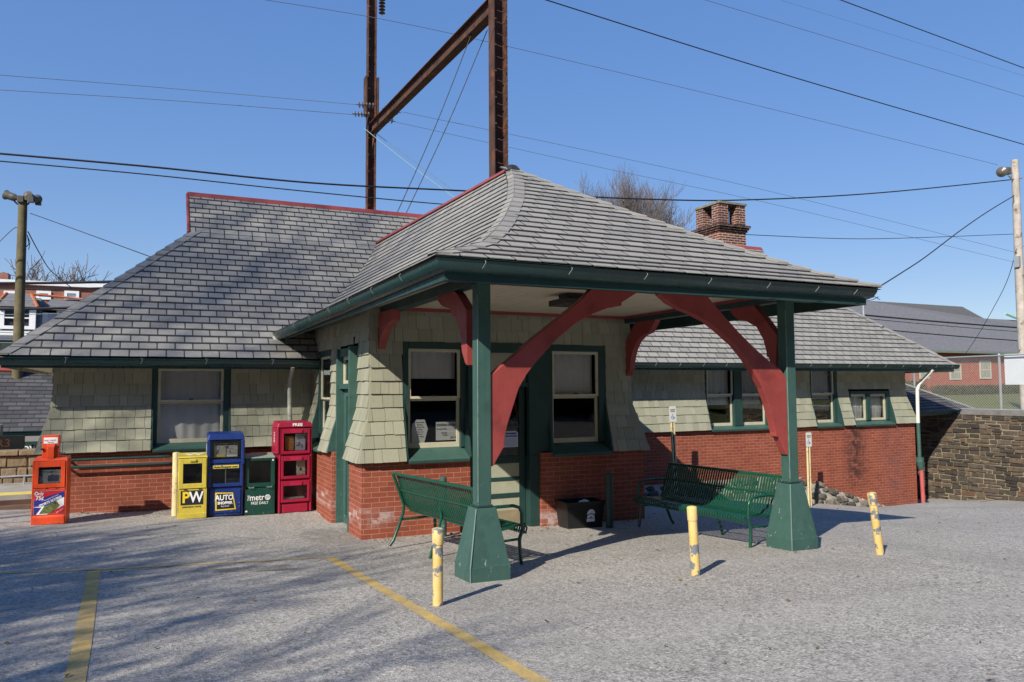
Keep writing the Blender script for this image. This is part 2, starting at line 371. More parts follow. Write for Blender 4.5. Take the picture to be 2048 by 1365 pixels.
def pl(pts, s):       # polyline, s in 0..1 by arc length
    pts = [Vector(p) for p in pts]; L = [(pts[i+1]-pts[i]).length for i in range(len(pts)-1)]; T = sum(L)*min(max(s, 0), 1)
    for i, l in enumerate(L):
        if T <= l or i == len(L)-1: return lerp(pts[i], pts[i+1], T/max(l, 1e-9))
        T -= l

# ------------------------------------------------------------------ terrain
PA, PB, PX, PY = -.0217, -.0547, 2.6, 10.15
def plane_z(x, y): return PA*(x-PX) + PB*(y-PY)
CP = np.array([(0, 0, .53), (3, 3, .36), (-.5, 5, .33), (4.4, 2.7, .36), (2.95, 6.9, .17), (6.94, 6.9, .084), (2.2, 6, .23), (4.8, 6, .18), (7.37, 6.06, .12),
 (2.6, 10.15, 0), (4.7, 10.15, -.03), (7.13, 10.15, -.07), (2.6, 12, -.06), (2.5, 13.8, -.03), (1.5, 13.3, -.03), (.4, 13.3, 0), (-1, 13.5, .03), (.38, 14.1, .02), (-1.07, 14.1, .07),
 (-2.1, 14.9, .03), (-4, 13, .12), (-4, 8, .3), (10, 10, -.2), (10, 13.9, -.35), (12, 13.8, -.55), (14.4, 13.5, -.8), (16.5, 13.7, -1.12), (18.7, 14.0, -1.42), (21.2, 15.3, -1.36),
 (21.3, 13.0, -1.12), (21.3, 17., -1.6), (14.5, 8.8, -.28), (9, 6, .02), (12, 5, -.05), (20, 8, -.7), (10, 2, .2), (-2.4, 15.5, .0), (-6, 15.5, .05), (-3, 17.2, -.75), (-3, 19, -.9), (-8, 17.2, -.75), (-8, 20, -.9), (20, 19, -1.7), (16, 11, -.55), (-12, 8, .5), (-12, 0, .7), (25, 0, -.2), (18.5, 19, -1.7)])
CRES = CP[:, 2] - (PA*(CP[:, 0]-PX) + PB*(CP[:, 1]-PY))
def gz(x, y):
    d2 = (CP[:, 0]-x)**2 + (CP[:, 1]-y)**2 + .05
    w = d2**-1.6
    return plane_z(x, y)*1. + float((w*CRES).sum()/w.sum())
def lot():
    xs = sorted(set([-60, -45, -35, -28, -22, -18, -15, -13] + list(np.round(np.arange(-12, 21.21, .4), 2)) + [21.45]))
    ys = sorted(set([-60, -40, -25, -16, -12, -9, -6, -4] + list(np.round(np.arange(-2, 20.01, .4), 2))))
    mb = MB(); nx = len(xs)
    mb.v = [(x, y, gz(max(min(x, 24), -14), max(min(y, 20), -4)) + (0 if y > -4 else .02*(-4-y))) for y in ys for x in xs]
    mb.f = [(j*nx+i, j*nx+i+1, (j+1)*nx+i+1, (j+1)*nx+i) for j in range(len(ys)-1) for i in range(nx-1)]; mb.mi = [0]*len(mb.f)
    o = mb.build('parking_lot', m_asph, smooth=True); tag(o, 'worn grey asphalt lot sloping down to the right', kind='structure'); return o
lot()
def strip(name, pts, w0, w1, m, lift=.004, kind='structure', lab=None):
    mb = MB(); n = len(pts)
    P = [Vector((p[0], p[1], 0)) for p in pts]
    dense = []
    for i in range(n-1):
        k = max(2, int((P[i+1]-P[i]).length/.2))
        dense += [lerp(P[i], P[i+1], j/k) for j in range(k)]
    dense.append(P[-1]); n = len(dense); L = []
    for i, p in enumerate(dense):
        d = (dense[min(i+1, n-1)]-dense[max(i-1, 0)]).normalized(); nrm = Vector((-d.y, d.x, 0)); w = w0+(w1-w0)*i/(n-1)
        for sgn in (-.5, .5):
            q = p+nrm*w*sgn; L.append((q.x, q.y, gz_grid(q.x, q.y)+lift))
    mb.v = L; mb.f = [(2*i, 2*i+1, 2*i+3, 2*i+2) for i in range(n-1)]; mb.mi = [0]*len(mb.f)
    o = mb.build(name, m); tag(o, lab, kind=kind); return o
_GX = np.round(np.arange(-12, 21.61, .4), 2); _GY = np.round(np.arange(-2, 20.01, .4), 2)
def gz_grid(x, y):    # height of the faceted lot surface (bilinear upper bound)
    i = min(max(int((x+12)/.4), 0), len(_GX)-2); j = min(max(int((y+2)/.4), 0), len(_GY)-2)
    a = (x-_GX[i])/.4; b = (y-_GY[j])/.4
    return (gz(_GX[i], _GY[j])*(1-a)*(1-b) + gz(_GX[i+1], _GY[j])*a*(1-b) + gz(_GX[i], _GY[j+1])*(1-a)*b + gz(_GX[i+1], _GY[j+1])*a*b)
strip('parking_line', [(-4.2, 9.45), (-1.28, 9.136), (-.44, 8.99), (1.85, 8.83)], .06, .07, m_yline, lab='thin faded yellow line across the head of the bays')
strip('parking_line', [(1.893, 8.84), (1.97, 5.9), (2.03, 3.86), (2.1, 1.5)], .105, .1, m_yline, lab='long yellow bay line running to the lower edge of the frame')
strip('parking_line', [(-.45, 8.92), (-.36, 5.946), (-.31, 3.6)], .115, .115, m_yline, lab='short wide yellow bay line at the left')
# concrete apron in the passage
mb = MB()
for i in range(10):
    for j in range(10):
        x0, x1 = 18.95+i*.25, 18.95+(i+1)*.25; y0, y1 = 13.6+j*.5, 13.6+(j+1)*.5
        mb.quad(*[(x, y, gz_grid(x, y)+.012) for x, y in ((x0, y0), (x1, y0), (x1, y1), (x0, y1))])
tag(mb.build('concrete_pavement', m_conc), 'pale concrete strip in the passage by the stone wall', kind='structure')
# outer ground, lawn, track bed, platform
mb = MB(); mb.quad((-900, -900, -2.4), (900, -900, -2.4), (900, 1500, -2.4), (-900, 1500, -2.4))
tag(mb.build('ground', m_grass), kind='structure')
mb = MB(); mb.quad((21.8, -20, 1.1), (160, -20, 1.1), (160, 75, 1.6), (21.8, 75, 1.1))
tag(mb.build('lawn', m_grass), kind='structure')
mb = MB(); mb.box(-120, 21.8, 21.2, 150, -1.6, -.32); mb.box(-120, -1.75, 15.95, 21.2, -1.6, -.2)
tag(mb.build('track_bed', m_grav), kind='structure')
mb = MB(); mb.box(-40, -1.7, 18.0, 20.6, -.3, -.045)
tag(mb.build('platform', m_conc), 'low concrete station platform beyond the track', kind='structure')
mb = MB(); mb.box(-40, -1.7, 18.03, 18.5, -.044, -.039)
tag(mb.build('platform_edge_strip', m_tread), 'yellow warning strip along the platform edge', kind='structure')

# ================================================================== THE STATION
ST = thing('station_building', 'old brick and sage shingle railway station with grey slate roofs and green trim', 'station', (0, 0, 0))
XL, XR, YF, YM, ZB = 2.6, 7.13, 10.15, 14.1, 1.03
XE0, XE1 = -1.50, 18.74
OFF = [(.98, -.075), (1.03, -.06), (1.3, .005), (1.57, .085), (1.75, .125), (1.95, .14), (4, .14)]
def off(z):
    for (a, x), (b, y) in zip(OFF, OFF[1:]):
        if z <= b: return x + (y-x)*max(0, (z-a))/(b-a)
    return .14
# ---- brick walls
mb = MB(); T = .28
mb.box(XL, 4.16, YF, YF+T, -.35, ZB); mb.box(XL, XL+T, YF+T, 10.86, -.35, ZB); mb.build('brick_wall', m_brick, ST)
mb = MB(); mb.box(5.30, XR, YF, YF+T, -.35, ZB); mb.box(XR-T, XR, YF+T, YM, -.6, ZB); mb.build('brick_wall', m_brick, ST)
mb = MB(); mb.box(XL, XL+T, 11.97, YM, -.35, ZB); mb.build('brick_wall', m_brick, ST)
mb = MB(); mb.box(XE0, XL, YM, YM+T, -.35, ZB); mb.box(XE0, XE0+T, YM+T, 20.8, -.6, ZB)
mb.build('brick_wall', m_brick, ST)
mb = MB(); mb.box(XR, XE1, YM, YM+T, -2.1, ZB); mb.box(XE1-T, XE1, YM+T, 20.8, -2.1, ZB)
tag(mb.build('brick_wall', m_brick, ST), 'tall right hand brick wall stained with black soot')
mb = MB(); mb.box(XE0, XE1, 20.8, 21.0, -1.6, 2.4); mb.build('rear_wall', m_brick, ST)

# ---- shingled walls: rows of single shingles that follow the flare, cut at the openings
def shingles(fn, u0f, u1f, holes, ztop, name, cap0=False, cap1=False):
    rows = []; z = ZB; ex = .183
    mb = MB(); bk = MB()
    while z < ztop-.02:
        z1 = min(z+ex, ztop); segs = [(u0f(z), u1f(z))]
        for (a, b, h0, h1) in holes:
            if h1 > z+.06 and h0 < z1-.06:
                ns = []
                for (p, q) in segs:
                    if b <= p or a >= q: ns.append((p, q))
                    else:
                        if a > p: ns.append((p, a))
                        if b < q: ns.append((b, q))
                segs = ns
        for (p, q) in segs:
            e0 = (u0f(z1)-u0f(z)) if abs(p-u0f(z)) < 1e-6 else 0; e1 = (u1f(z1)-u1f(z)) if abs(q-u1f(z)) < 1e-6 else 0
            o0, o1 = off(z), off(z1)
            bk.quad(fn(p, o0+.03, z), fn(q, o0+.03, z), fn(q+e1, o1+.03, z1), fn(p+e0, o1+.03, z1))
            u = p + R.uniform(-.1, 0); first = True
            while u < q-.005:
                w = R.choice((.12, .15, .18, .2, .23)); a = max(u, p); b = min(u+w, q); u += w
                if b-a < .012: continue
                g = .0024; j = R.uniform(-.004, .004); th = .026+R.uniform(0, .009); wp = R.uniform(-.003, .003)
                ta = a + (e0 if abs(a-p) < 1e-9 else 0); tb = b + (e1 if abs(b-q) < 1e-9 else 0)
                zz = z-.018+j
                ob = off(z)
                mb.hexa([fn(a+g, ob-th, zz), fn(b-g, ob-th+wp, zz), fn(b-g, ob+.004, zz), fn(a+g, ob+.004, zz),
                         fn(ta+g, o1-.004, z1+.012), fn(tb-g, o1-.004, z1+.012), fn(tb-g, o1+.008, z1+.012), fn(ta+g, o1+.008, z1+.012)])
        z = z1
    o = mb.build(name, m_shingle, ST); bk.build('sheathing', m_dark, o)
    return o
FP = lambda u, d, z: (u, YF+d, z)          # porch front
FL = lambda u, d, z: (XL+d, u, z)          # porch left side (u = Y)
FRr = lambda u, d, z: (XR-d, u, z)
FM = lambda u, d, z: (u, YM+d, z)          # main front
shingles(FP, lambda z: XL+off(z), lambda z: XR-off(z), [(3.20, 6.52, 0, 2.66)], 3.12, 'shingle_wall')
shingles(FL, lambda z: YF+off(z), lambda z: YM+off(z), [(10.9, 12.03, 0, 2.63), (12.68, 13.72, 0, 2.66)], 3.12, 'shingle_wall')
shingles(FRr, lambda z: YF+off(z), lambda z: YM+off(z), [], 3.12, 'shingle_wall')
shingles(FM, lambda z: XE0+off(z), lambda z: .064, [], 2.44, 'shingle_wall')
shingles(FM, lambda z: 1.314, lambda z: XL+off(z), [], 2.44, 'shingle_wall')
shingles(FM, lambda z: XR-off(z), lambda z: 11.74, [], 2.5, 'shingle_wall')
shingles(FM, lambda z: 13.74, lambda z: 15.07, [], 2.5, 'shingle_wall')
shingles(FM, lambda z: 16.02, lambda z: XE1-off(z), [(16.42, 17.95, 0, 1.88)], 2.5, 'shingle_wall')
shingles(lambda u, d, z: (XE1-d, u, z), lambda z: YM+off(z), lambda z: 20.8, [], 2.5, 'shingle_wall')
shingles(lambda u, d, z: (XE0+d, u, z), lambda z: YM+off(z), lambda z: 20.8, [], 2.44, 'shingle_wall')

# ---- windows
def flare_board(mb, fn, u0, u1, z0, z1, din=.2):
    zs = [z0] + [z for z, _ in OFF if z0 < z < z1] + [z1]
    pts = [(off(z)-.012, z) for z in zs] + [(din, z1), (din, z0)]
    a = [fn(u0, d, z) for d, z in pts]; b = [fn(u1, d, z) for d, z in pts]; n = len(pts)
    mb.add(a+b, [tuple(range(n)), tuple(range(n, 2*n))[::-1]] + [(i, n+i, n+(i+1) % n, (i+1) % n) for i in range(n)])
def ring(mb, fn, u0, u1, z0, z1, w, d0, d1, wb=None, wt=None):
    wb = wb or w; wt = wt or w
    B = lambda a, b, c, d: mb.hexa([fn(a, d0, c), fn(b, d0, c), fn(b, d1, c), fn(a, d1, c), fn(a, d0, d), fn(b, d0, d), fn(b, d1, d), fn(a, d1, d)])
    B(u0, u0+w, z0, z1); B(u1-w, u1, z0, z1); B(u0+w, u1-w, z0, z0+wb); B(u0+w, u1-w, z1-wt, z1)
def bx(mb, fn, u0, u1, d0, d1, z0, z1):
    mb.hexa([fn(u0, d0, z0), fn(u1, d0, z0), fn(u1, d1, z0), fn(u0, d1, z0), fn(u0, d0, z1), fn(u1, d0, z1), fn(u1, d1, z1), fn(u0, d1, z1)])
def curtain(fn, u0, u1, z0, z1, d, par, seed, sag=0.):
    rr = random.Random(seed); mb = MB(); n = 36; m = 8; ph = rr.uniform(0, 6)
    g = [[fn(u0+(u1-u0)*i/n, d + .012*math.sin(i*.9+ph+.5*math.sin(j*.4)) + .01*math.sin(i*.37+j*.25+ph), z0+(z1-z0)*j/m - (sag*math.sin(math.pi*i/n) if j == 0 else 0)) for i in range(n+1)] for j in range(m+1)]
    mb.v = [p for r in g for p in r]; W = n+1
    mb.f = [(j*W+i, j*W+i+1, (j+1)*W+i+1, (j+1)*W+i) for j in range(m) for i in range(n)]; mb.mi = [0]*len(mb.f)
    return mb.build('curtain', m_curt, par, smooth=True)
def window(fn, u0, u1, z0, z1, sashes, zm, sill=(1.03, .07), curt=None, casew=.09, label=None, headout=.1, sash_w=.045):
    """u0..u1, z0..z1 = the cased opening; sashes = list of (a, b)"""
    mb = MB()
    ends = [u0, u1]
    flare_board(mb, fn, u0, u0+.03, sill[0], z1); flare_board(mb, fn, u1-.03, u1, sill[0], z1)
    bx(mb, fn, u0+.03, sashes[0][0], .125, .20, z0, z1-.0); bx(mb, fn, sashes[-1][1], u1-.03, .125, .20, z0, z1)
    for (a, b), (c, d) in zip(sashes, sashes[1:]): bx(mb, fn, b, c, .10, .22, z0, z1)
    bx(mb, fn, sashes[0][0], sashes[-1][1], .12, .2, z1-headout, z1) if len(sashes) == 1 else [bx(mb, fn, a, b, .12, .2, z1-headout, z1) for a, b in sashes]
    fr = mb.build('window', m_greend, ST, bevel=.004)
    if label: tag(fr, label)
    s = MB(); h0, h1 = sill[0]-.06, z0+.012
    p = [(-.07, h0), (-.085, h0+.045), (.2, h1), (.2, h0)]
    if abs(sashes[0][0]) < 100:
        a = [fn(u0+.031, d, z) for d, z in p]; b = [fn(u1-.031, d, z) for d, z in p]
        s.add(a+b, [(0, 1, 2, 3), (7, 6, 5, 4)]+[(i, 4+i, 4+(i+1) % 4, (i+1) % 4) for i in range(4)])
    s.build('sill', m_green, fr, bevel=.005)
    for k, (a, b) in enumerate(sashes):
        zt = z1-headout
        up = MB(); ring(up, fn, a, b, zm-.02, zt, sash_w, .150, .185, wb=.035); up.build('sash', m_cream, fr, bevel=.003)
        g = MB(); bx(g, fn, a+sash_w-.004, b-sash_w+.004, .164, .170, zm+.01, zt-sash_w+.004); g.build('pane', m_glass, fr)
        lo = MB(); ring(lo, fn, a, b, z0, zm-.021, sash_w, .187, .222, wb=.075, wt=.03); lo.build('sash', m_cream, fr, bevel=.003)
        g = MB(); bx(g, fn, a+sash_w-.004, b-sash_w+.004, .2, .206, z0+.071, zm-.045); g.build('pane', m_glass, fr)
        lk = MB(); m_ = (a+b)/2; bx(lk, fn, m_-.035, m_+.035, .14, .16, zm+.014, zm+.034); lk.build('latch', m_iron, fr)
        if curt:
            for (c0, c1) in curt: curtain(fn, a+.02, b-.02, z0+(zt-z0)*c0, z0+(zt-z0)*c1, .30, fr, k*7+int(u0*10))
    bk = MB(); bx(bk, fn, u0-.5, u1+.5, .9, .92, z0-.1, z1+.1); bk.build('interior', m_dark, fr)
    return fr
WL = window(FP, 3.20, 4.16, 1.16, 2.66, [(3.284, 4.07)], 1.874, curt=[(.7, 1.)], label='left porch window with two notices behind the glass')
WR = window(FP, 5.46, 6.52, 1.154, 2.66, [(5.568, 6.40)], 1.885, curt=[(.5, 1.)], label='right porch window with a pleated curtain in its upper half')
window(FM, .064, 1.314, 1.10, 2.42, [(.155, 1.2)], 1.819, curt=[(.02, 1.)], headout=.05, label='wide window fully covered by a white curtain')
window(FM, 11.74, 13.74, 1.08, 2.50, [(11.80, 12.60), (12.84, 13.62)], 1.83, curt=[(.36, 1.)], headout=.04, label='pair of sash windows with half drawn white blinds')
window(FM, 15.07, 16.02, 1.08, 2.50, [(15.13, 15.92)], 1.83, curt=[(.44, 1.)], headout=.04, label='single sash window between two flared shingle panels')
window(FL, 12.68, 13.72, 1.1, 2.66, [(12.76, 13.6)], 1.846, curt=None, label='side window of the porch room')
# the small paired window (no meeting rail)
mb = MB(); u0, u1 = 16.42, 17.95
flare_board(mb, FM, u0, u0+.03, 1.03, 1.88); flare_board(mb, FM, u1-.03, u1, 1.03, 1.88)
for a, b in ((16.45, 16.49), (17.07, 17.2), (17.82, 17.92)): bx(mb, FM, a, b, .10, .2, 1.11, 1.8)
bx(mb, FM, 16.45, 17.92, .10, .2, 1.801, 1.88)
fr = tag(mb.build('window', m_greend, ST, bevel=.004), 'low paired casement window under the eaves')
s = MB(); p = [(-.07, .97), (-.085, 1.015), (.2, 1.11), (.2, .97)]
a = [FM(u0+.031, d, z) for d, z in p]; b = [FM(u1-.031, d, z) for d, z in p]
s.add(a+b, [(0, 1, 2, 3), (7, 6, 5, 4)]+[(i, 4+i, 4+(i+1) % 4, (i+1) % 4) for i in range(4)]); s.build('sill', m_green, fr, bevel=.005)
for a, b in ((16.49, 17.07), (17.2, 17.82)):
    q = MB(); ring(q, FM, a, b, 1.111, 1.8, .06, .15, .19); q.build('sash', m_cream, fr, bevel=.003)
    q = MB(); bx(q, FM, a+.055, b-.055, .165, .171, 1.167, 1.744); q.build('pane', m_glass, fr)
    curtain(FM, a+.03, b-.03, 1.12, 1.79, .27, fr, int(a*9))
q = MB(); bx(q, FM, u0, u1, .9, .92, 1, 1.95); q.build('interior', m_dark, fr)

# ---- porch front door
mb = MB()
bx(mb, FP, 4.161, 4.26, .06, .22, -.06, 2.66); bx(mb, FP, 5.136, 5.459, .06, .16, 1.0, 2.66); bx(mb, FP, 5.136, 5.299, .06, .22, -.06, .999)
bx(mb, FP, 4.261, 5.135, .08, .22, 2.52, 2.66); bx(mb, FP, 4.261, 5.135, .08, .22, 2.015, 2.08)
dr = tag(mb.build('door', m_greend, ST, bevel=.004), 'green framed front door with a glazed upper half and three light panels')
q = MB(); bx(q, FP, 4.262, 5.134, .17, .2, 2.081, 2.519); q.build('transom_panel', mat('buff_panel', (.33, .32, .25), .6, .1), dr)
q = MB(); D0, D1 = .20, .245
bx(q, FP, 4.27, 4.37, D0, D1, -.01, 2.01); bx(q, FP, 5.035, 5.13, D0, D1, -.01, 2.01)
for z0, z1 in ((1.945, 2.01), (.885, .995), (.634, .686), (.384, .45)): bx(q, FP, 4.371, 5.034, D0, D1, z0, z1)
bx(q, FP, 4.371, 5.034, D0+.005, D1, 1.43, 1.46)
q.build('door_leaf', m_greend, dr, bevel=.004)
q = MB(); bx(q, FP, 4.372, 5.033, D0+.012, D1-.01, .6861, .8849); bx(q, FP, 4.372, 5.033, D0+.012, D1-.01, .4501, .6339); bx(q, FP, 4.372, 5.033, D0+.012, D1-.01, .20, .3839)
q.build('door_panel', mat('sage_panel', (.36, .37, .28), .55, .1), dr)
q = MB(); bx(q, FP, 4.371, 5.034, D0-.004, D1, -.01, .199); q.build('kick_plate', mat('tan_kick_plate', (.26, .21, .14), .5, .2), dr)
q = MB(); bx(q, FP, 4.372, 5.033, D0+.02, D0+.026, .996, 1.429); bx(q, FP, 4.372, 5.033, D0+.02, D0+.026, 1.461, 1.944); q.build('pane', m_glass, dr)
q = MB(); bx(q, FP, 4.3, 5.1, .9, .92, 0, 2.4); q.build('interior', m_dark, dr)
q = MB(); q.tube([FP(4.32, .2, .98), FP(4.32, .14, .98)], .02, 10); q.build('handle', m_iron, dr)
# ---- porch side door
mb = MB()
bx(mb, FL, 10.9, 10.96, .0, .24, -.1, 2.62); bx(mb, FL, 11.95, 12.02, .06, .24, -.1, 2.62)
flare_board(mb, FL, 12.0, 12.03, 1.03, 2.62); flare_board(mb, FL, 10.89, 10.9, 1.03, 2.62)
bx(mb, FL, 10.961, 11.949, .1, .24, 2.5, 2.62); bx(mb, FL, 10.961, 11.949, .1, .24, 2.0, 2.08)
dr2 = tag(mb.build('door', m_green, ST, bevel=.004), 'narrow looking green side door with a transom light')
q = MB(); ring(q, FL, 10.962, 11.948, -.08, 1.999, .12, .17, .22); bx(q, FL, 11.083, 11.827, .17, .22, .9, 1.05); q.build('door_leaf', m_green, dr2, bevel=.004)
q = MB(); bx(q, FL, 11.08, 11.83, .19, .21, .035, .9); bx(q, FL, 11.08, 11.83, .19, .21, 1.05, 1.88); q.build('door_panel', m_greend, dr2)
q = MB(); ring(q, FL, 10.962, 11.948, 2.081, 2.499, .05, .16, .2); q.build('sash', m_cream, dr2)
q = MB(); bx(q, FL, 11.0, 11.9, .175, .18, 2.12, 2.46); q.build('pane', m_glass, dr2)
q = MB(); bx(q, FL, 10.9, 12., .5, .52, -.1, 2.6); q.build('interior', m_dark, dr2)

# ================================================================== roofs
def slates(mb, A, Bf, d, nrows, w=.27, th=.007, seed=1, lap=.25):
    rr = random.Random(seed); d = Vector(d)
    for j in range(nrows):
        s0, s1 = j/nrows, min(1., (j+1+lap)/nrows)
        a0, b0, a1, b1 = A(s0), Bf(s0), A(s1), Bf(s1)
        n = (b0-a0).cross(((a1+b1)/2)-((a0+b0)/2)).normalized()
        if n.z < 0: n = -n
        ua0, ub0, ua1, ub1 = a0.dot(d), b0.dot(d), a1.dot(d), b1.dot(d)
        P0 = lambda u: a0 + (b0-a0)*((u-ua0)/(ub0-ua0) if abs(ub0-ua0) > 1e-6 else 0)
        P1 = lambda u: a1 + (b1-a1)*((u-ua1)/(ub1-ua1) if abs(ub1-ua1) > 1e-6 else 0)
        dn = ((a0+b0)/2 - (a1+b1)/2).normalized()
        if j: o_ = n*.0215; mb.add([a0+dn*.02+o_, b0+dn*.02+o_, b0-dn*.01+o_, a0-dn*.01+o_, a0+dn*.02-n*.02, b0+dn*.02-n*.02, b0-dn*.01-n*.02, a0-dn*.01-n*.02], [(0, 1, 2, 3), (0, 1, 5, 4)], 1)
        k0 = math.floor(min(ua0, ua1)/w)-1; k1 = math.ceil(max(ub0, ub1)/w)+1; sh = (.5 if j % 2 else 0) + rr.uniform(-.06, .06)
        for k in range(int(k0), int(k1)+1):
            u0, u1 = (k+sh)*w+.0105, (k+1+sh)*w-.0105
            p0, p1 = max(u0, ua0), min(u1, ub0); q0, q1 = max(u0, ua1), min(u1, ub1)
            if p1-p0 < .008 and q1-q0 < .008: continue
            p1 = max(p1, p0+.002); q1 = max(q1, q0+.002)
            p0, p1 = min(max(p0, ua0), ub0), min(max(p1, ua0), ub0); q0, q1 = min(max(q0, ua1), ub1), min(max(q1, ua1), ub1)
            t = th*rr.uniform(.8, 1.5); jj = dn*rr.uniform(-.006, .006)
            b_, c_ = P0(p0)+jj, P0(p1)+jj; e_, f_ = P1(q1), P1(q0)
            hi = n*(t+.010); lo = n*.010; 
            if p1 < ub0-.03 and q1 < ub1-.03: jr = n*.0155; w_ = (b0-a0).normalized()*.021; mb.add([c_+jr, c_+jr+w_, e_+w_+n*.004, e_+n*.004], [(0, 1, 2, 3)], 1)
            mb.hexa([b_+lo, c_+lo, e_-n*.004, f_-n*.004, b_+hi+n*.0, c_+hi, e_+n*.006, f_+n*.006])
def underlay(mb, A, Bf, n=12, dz=-.012):
    for j in range(n):
        a, b, c, d = A(j/n), Bf(j/n), Bf((j+1)/n), A((j+1)/n)
        o = Vector((0, 0, dz)); mb.quad(a+o, b+o, c+o, d+o)
EY, EZ, SL = 13.60, 2.53, .945
def mz(y): return EZ + SL*(y-EY)
XA, XB = -2.04, 19.93
GY, RY = 16.37, 17.45                    # gablet foot and ridge
gA, gB = XA+(GY-EY), XB-(GY-EY)-.55
v = lambda x, y: Vector((x, y, mz(y)))
A = lambda s: pl([v(XA, EY), v(gA, GY)], s); B = lambda s: pl([v(XB, EY), v(gB, GY)], s)
mb = MB(); slates(mb, A, B, (1, 0, 0), 21, seed=3)
A2 = lambda s: pl([v(gA-.02, GY), v(gA-.02, RY)], s); B2 = lambda s: pl([v(gB, GY), v(gB, RY)], s)
slates(mb, A2, B2, (1, 0, 0), 8, seed=4)
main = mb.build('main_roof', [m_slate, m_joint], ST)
ul = MB(); underlay(ul, A, B); underlay(ul, A2, B2)
by = 2*RY-EY                              # back slope and hip ends
ul.quad((XA, by, EZ), (XB, by, EZ), (gB, by-(GY-EY), mz(GY)), (gA, by-(GY-EY), mz(GY))); ul.quad((gA, by-(GY-EY), mz(GY)), (gB, by-(GY-EY), mz(GY)), (gB, RY, mz(RY)), (gA, RY, mz(RY)))
ul.quad((XA, EY, EZ), (gA, GY, mz(GY)), (gA, by-(GY-EY), mz(GY)), (XA, by, EZ)); ul.quad((XB, EY, EZ), (gB, GY, mz(GY)), (gB, by-(GY-EY), mz(GY)), (XB, by, EZ))
ul.build('roof_deck', m_dark, main)
for gx in (gA, gB):
    gb = MB(); gb.prism([(gx-.03, GY+.02, mz(GY)-.02), (gx-.03, by-(GY-EY)-.02, mz(GY)-.02), (gx-.03, RY, mz(RY)-.03)], (.05, 0, 0))
    gb.build('gablet', m_ridge, main)
rd = MB()
rd.prism([(gA-.06, RY-.09, mz(RY)-.06), (gA-.06, RY, mz(RY)+.055), (gA-.06, RY+.09, mz(RY)-.06)], (gB-gA+.12, 0, 0))
for gx in (gA-.055,): rd.tube([(gx, GY+.03, mz(GY)+.0), (gx, RY, mz(RY)+.0)], .035, 6)
rd.build('ridge_cap', m_ridge, main, bevel=.01)
def hipcaps(path, n, w, side, parent, up=.03, wl=None):
    """cap slates lying over a hip: path low to high, side(s) = the two plan directions away from the hip"""
    mb = MB(); rr = random.Random(5)
    for i in range(n):
        s0, s1 = i/n, min(1, (i+1.18)/n); p, q = path(s0), path(s1)
        for sd in (0, 1):
            e0, e1 = side(s0)[sd], side(s1)[sd]; lift = Vector((0, 0, up+.008*sd)); hi = Vector((0, 0, .010+rr.uniform(0, .004)))
            a, b, c, d = p+lift, p+lift+e0*w, q+lift*.45+e1*w, q+lift*.45
            mb.hexa([a, b, c, d, a+hi, b+hi, c+hi*.6, d+hi*.6])
            g0, g1 = b+e0*.02-Vector((0, 0, .012)), c+e1*.02-Vector((0, 0, .012)); mb.quad(b+hi*.2, g0, g1, c+hi*.2, 1)  # dark strip beyond the cap edge, an edge shadow put in as colour
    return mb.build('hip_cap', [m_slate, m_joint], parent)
sx = 1/math.sqrt(1+SL*SL)
sdL = lambda s: (Vector((1, -.0, 0)).normalized()*.9, Vector((0, 1, 0))*.9)
hipcaps(lambda s: v(XA, EY)*(1-s)+v(gA, GY)*s, 17, .17, lambda s: (Vector((1, 0, 0)), Vector((0, 1, 0))), main)
hipcaps(lambda s: v(XB, EY)*(1-s)+v(gB, GY)*s, 17, .17, lambda s: (Vector((-1, 0, 0)), Vector((0, 1, 0))), main)

# ---- canopy roof (concave sides, straight front)
GX0, GX1, GY0, GZ = 2.21, 7.70, 6.15, 3.13
AX, AY, AZ = 4.78, 10.05, 5.23
hipF = [(0, 6.15, 3.13), (.33, 6.34, 3.225), (.62, 6.58, 3.345), (.95, 7.0, 3.575), (1.24, 7.44, 3.80), (1.78, 8.32, 4.29), (2.2, 9.16, 4.745), (2.57, 10.05, 5.23)]
hl = [Vector((GX0+d, y, z)) for d, y, z in hipF]
hr = [Vector((GX1-d*(GX1-AX)/2.57, y, z)) for d, y, z in hipF]
def back_of(p, sgn):      # where the same level of the side slope dies into the main roof
    t = (p.z-GZ)/(AZ-GZ); y = EY + (p.z-.0-EZ)/SL
    z = p.z-.15*(1-t)*1.0; y = EY+(z-EZ)/SL + .15
    if sgn < 0: x = 1.985 + (p.x-GX0)/(AX-GX0)*(4.54-1.985)
    else: x = 7.75 - (GX1-p.x)/(GX1-AX)*(7.75-4.54)
    return Vector((x, y, z))
bl = [back_of(p, -1) for p in hl]; br = [back_of(p, 1) for p in hr]
mb = MB()
slates(mb, lambda s: pl(hl, s), lambda s: pl(hr, s), (1, 0, 0), 21, w=.27, seed=11)
slates(mb, lambda s: pl(hl, s), lambda s: pl(bl, s), (-.03, 1, 0), 19, w=.27, seed=12)
slates(mb, lambda s: pl(hr, s), lambda s: pl(br, s), (0, 1, 0), 19, w=.27, seed=13)
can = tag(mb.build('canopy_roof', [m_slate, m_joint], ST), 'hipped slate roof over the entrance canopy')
ul = MB()
for P, Q in ((hl, hr), (hl, bl), (hr, br)): underlay(ul, (lambda P: lambda s: pl(P, s))(P), (lambda Q: lambda s: pl(Q, s))(Q), 16, -.015)
ul.build('roof_deck', m_dark, can)
hipcaps(lambda s: pl(hl, s)+Vector((0, 0, .004)), 20, .165, lambda s: (Vector((.98, .12, .02)), Vector((-.12, .95, .0))), can, .022)
hipcaps(lambda s: pl(hr, s)+Vector((0, 0, .004)), 20, .165, lambda s: (Vector((-.98, .12, .02)), Vector((.12, .95, .0))), can, .022)
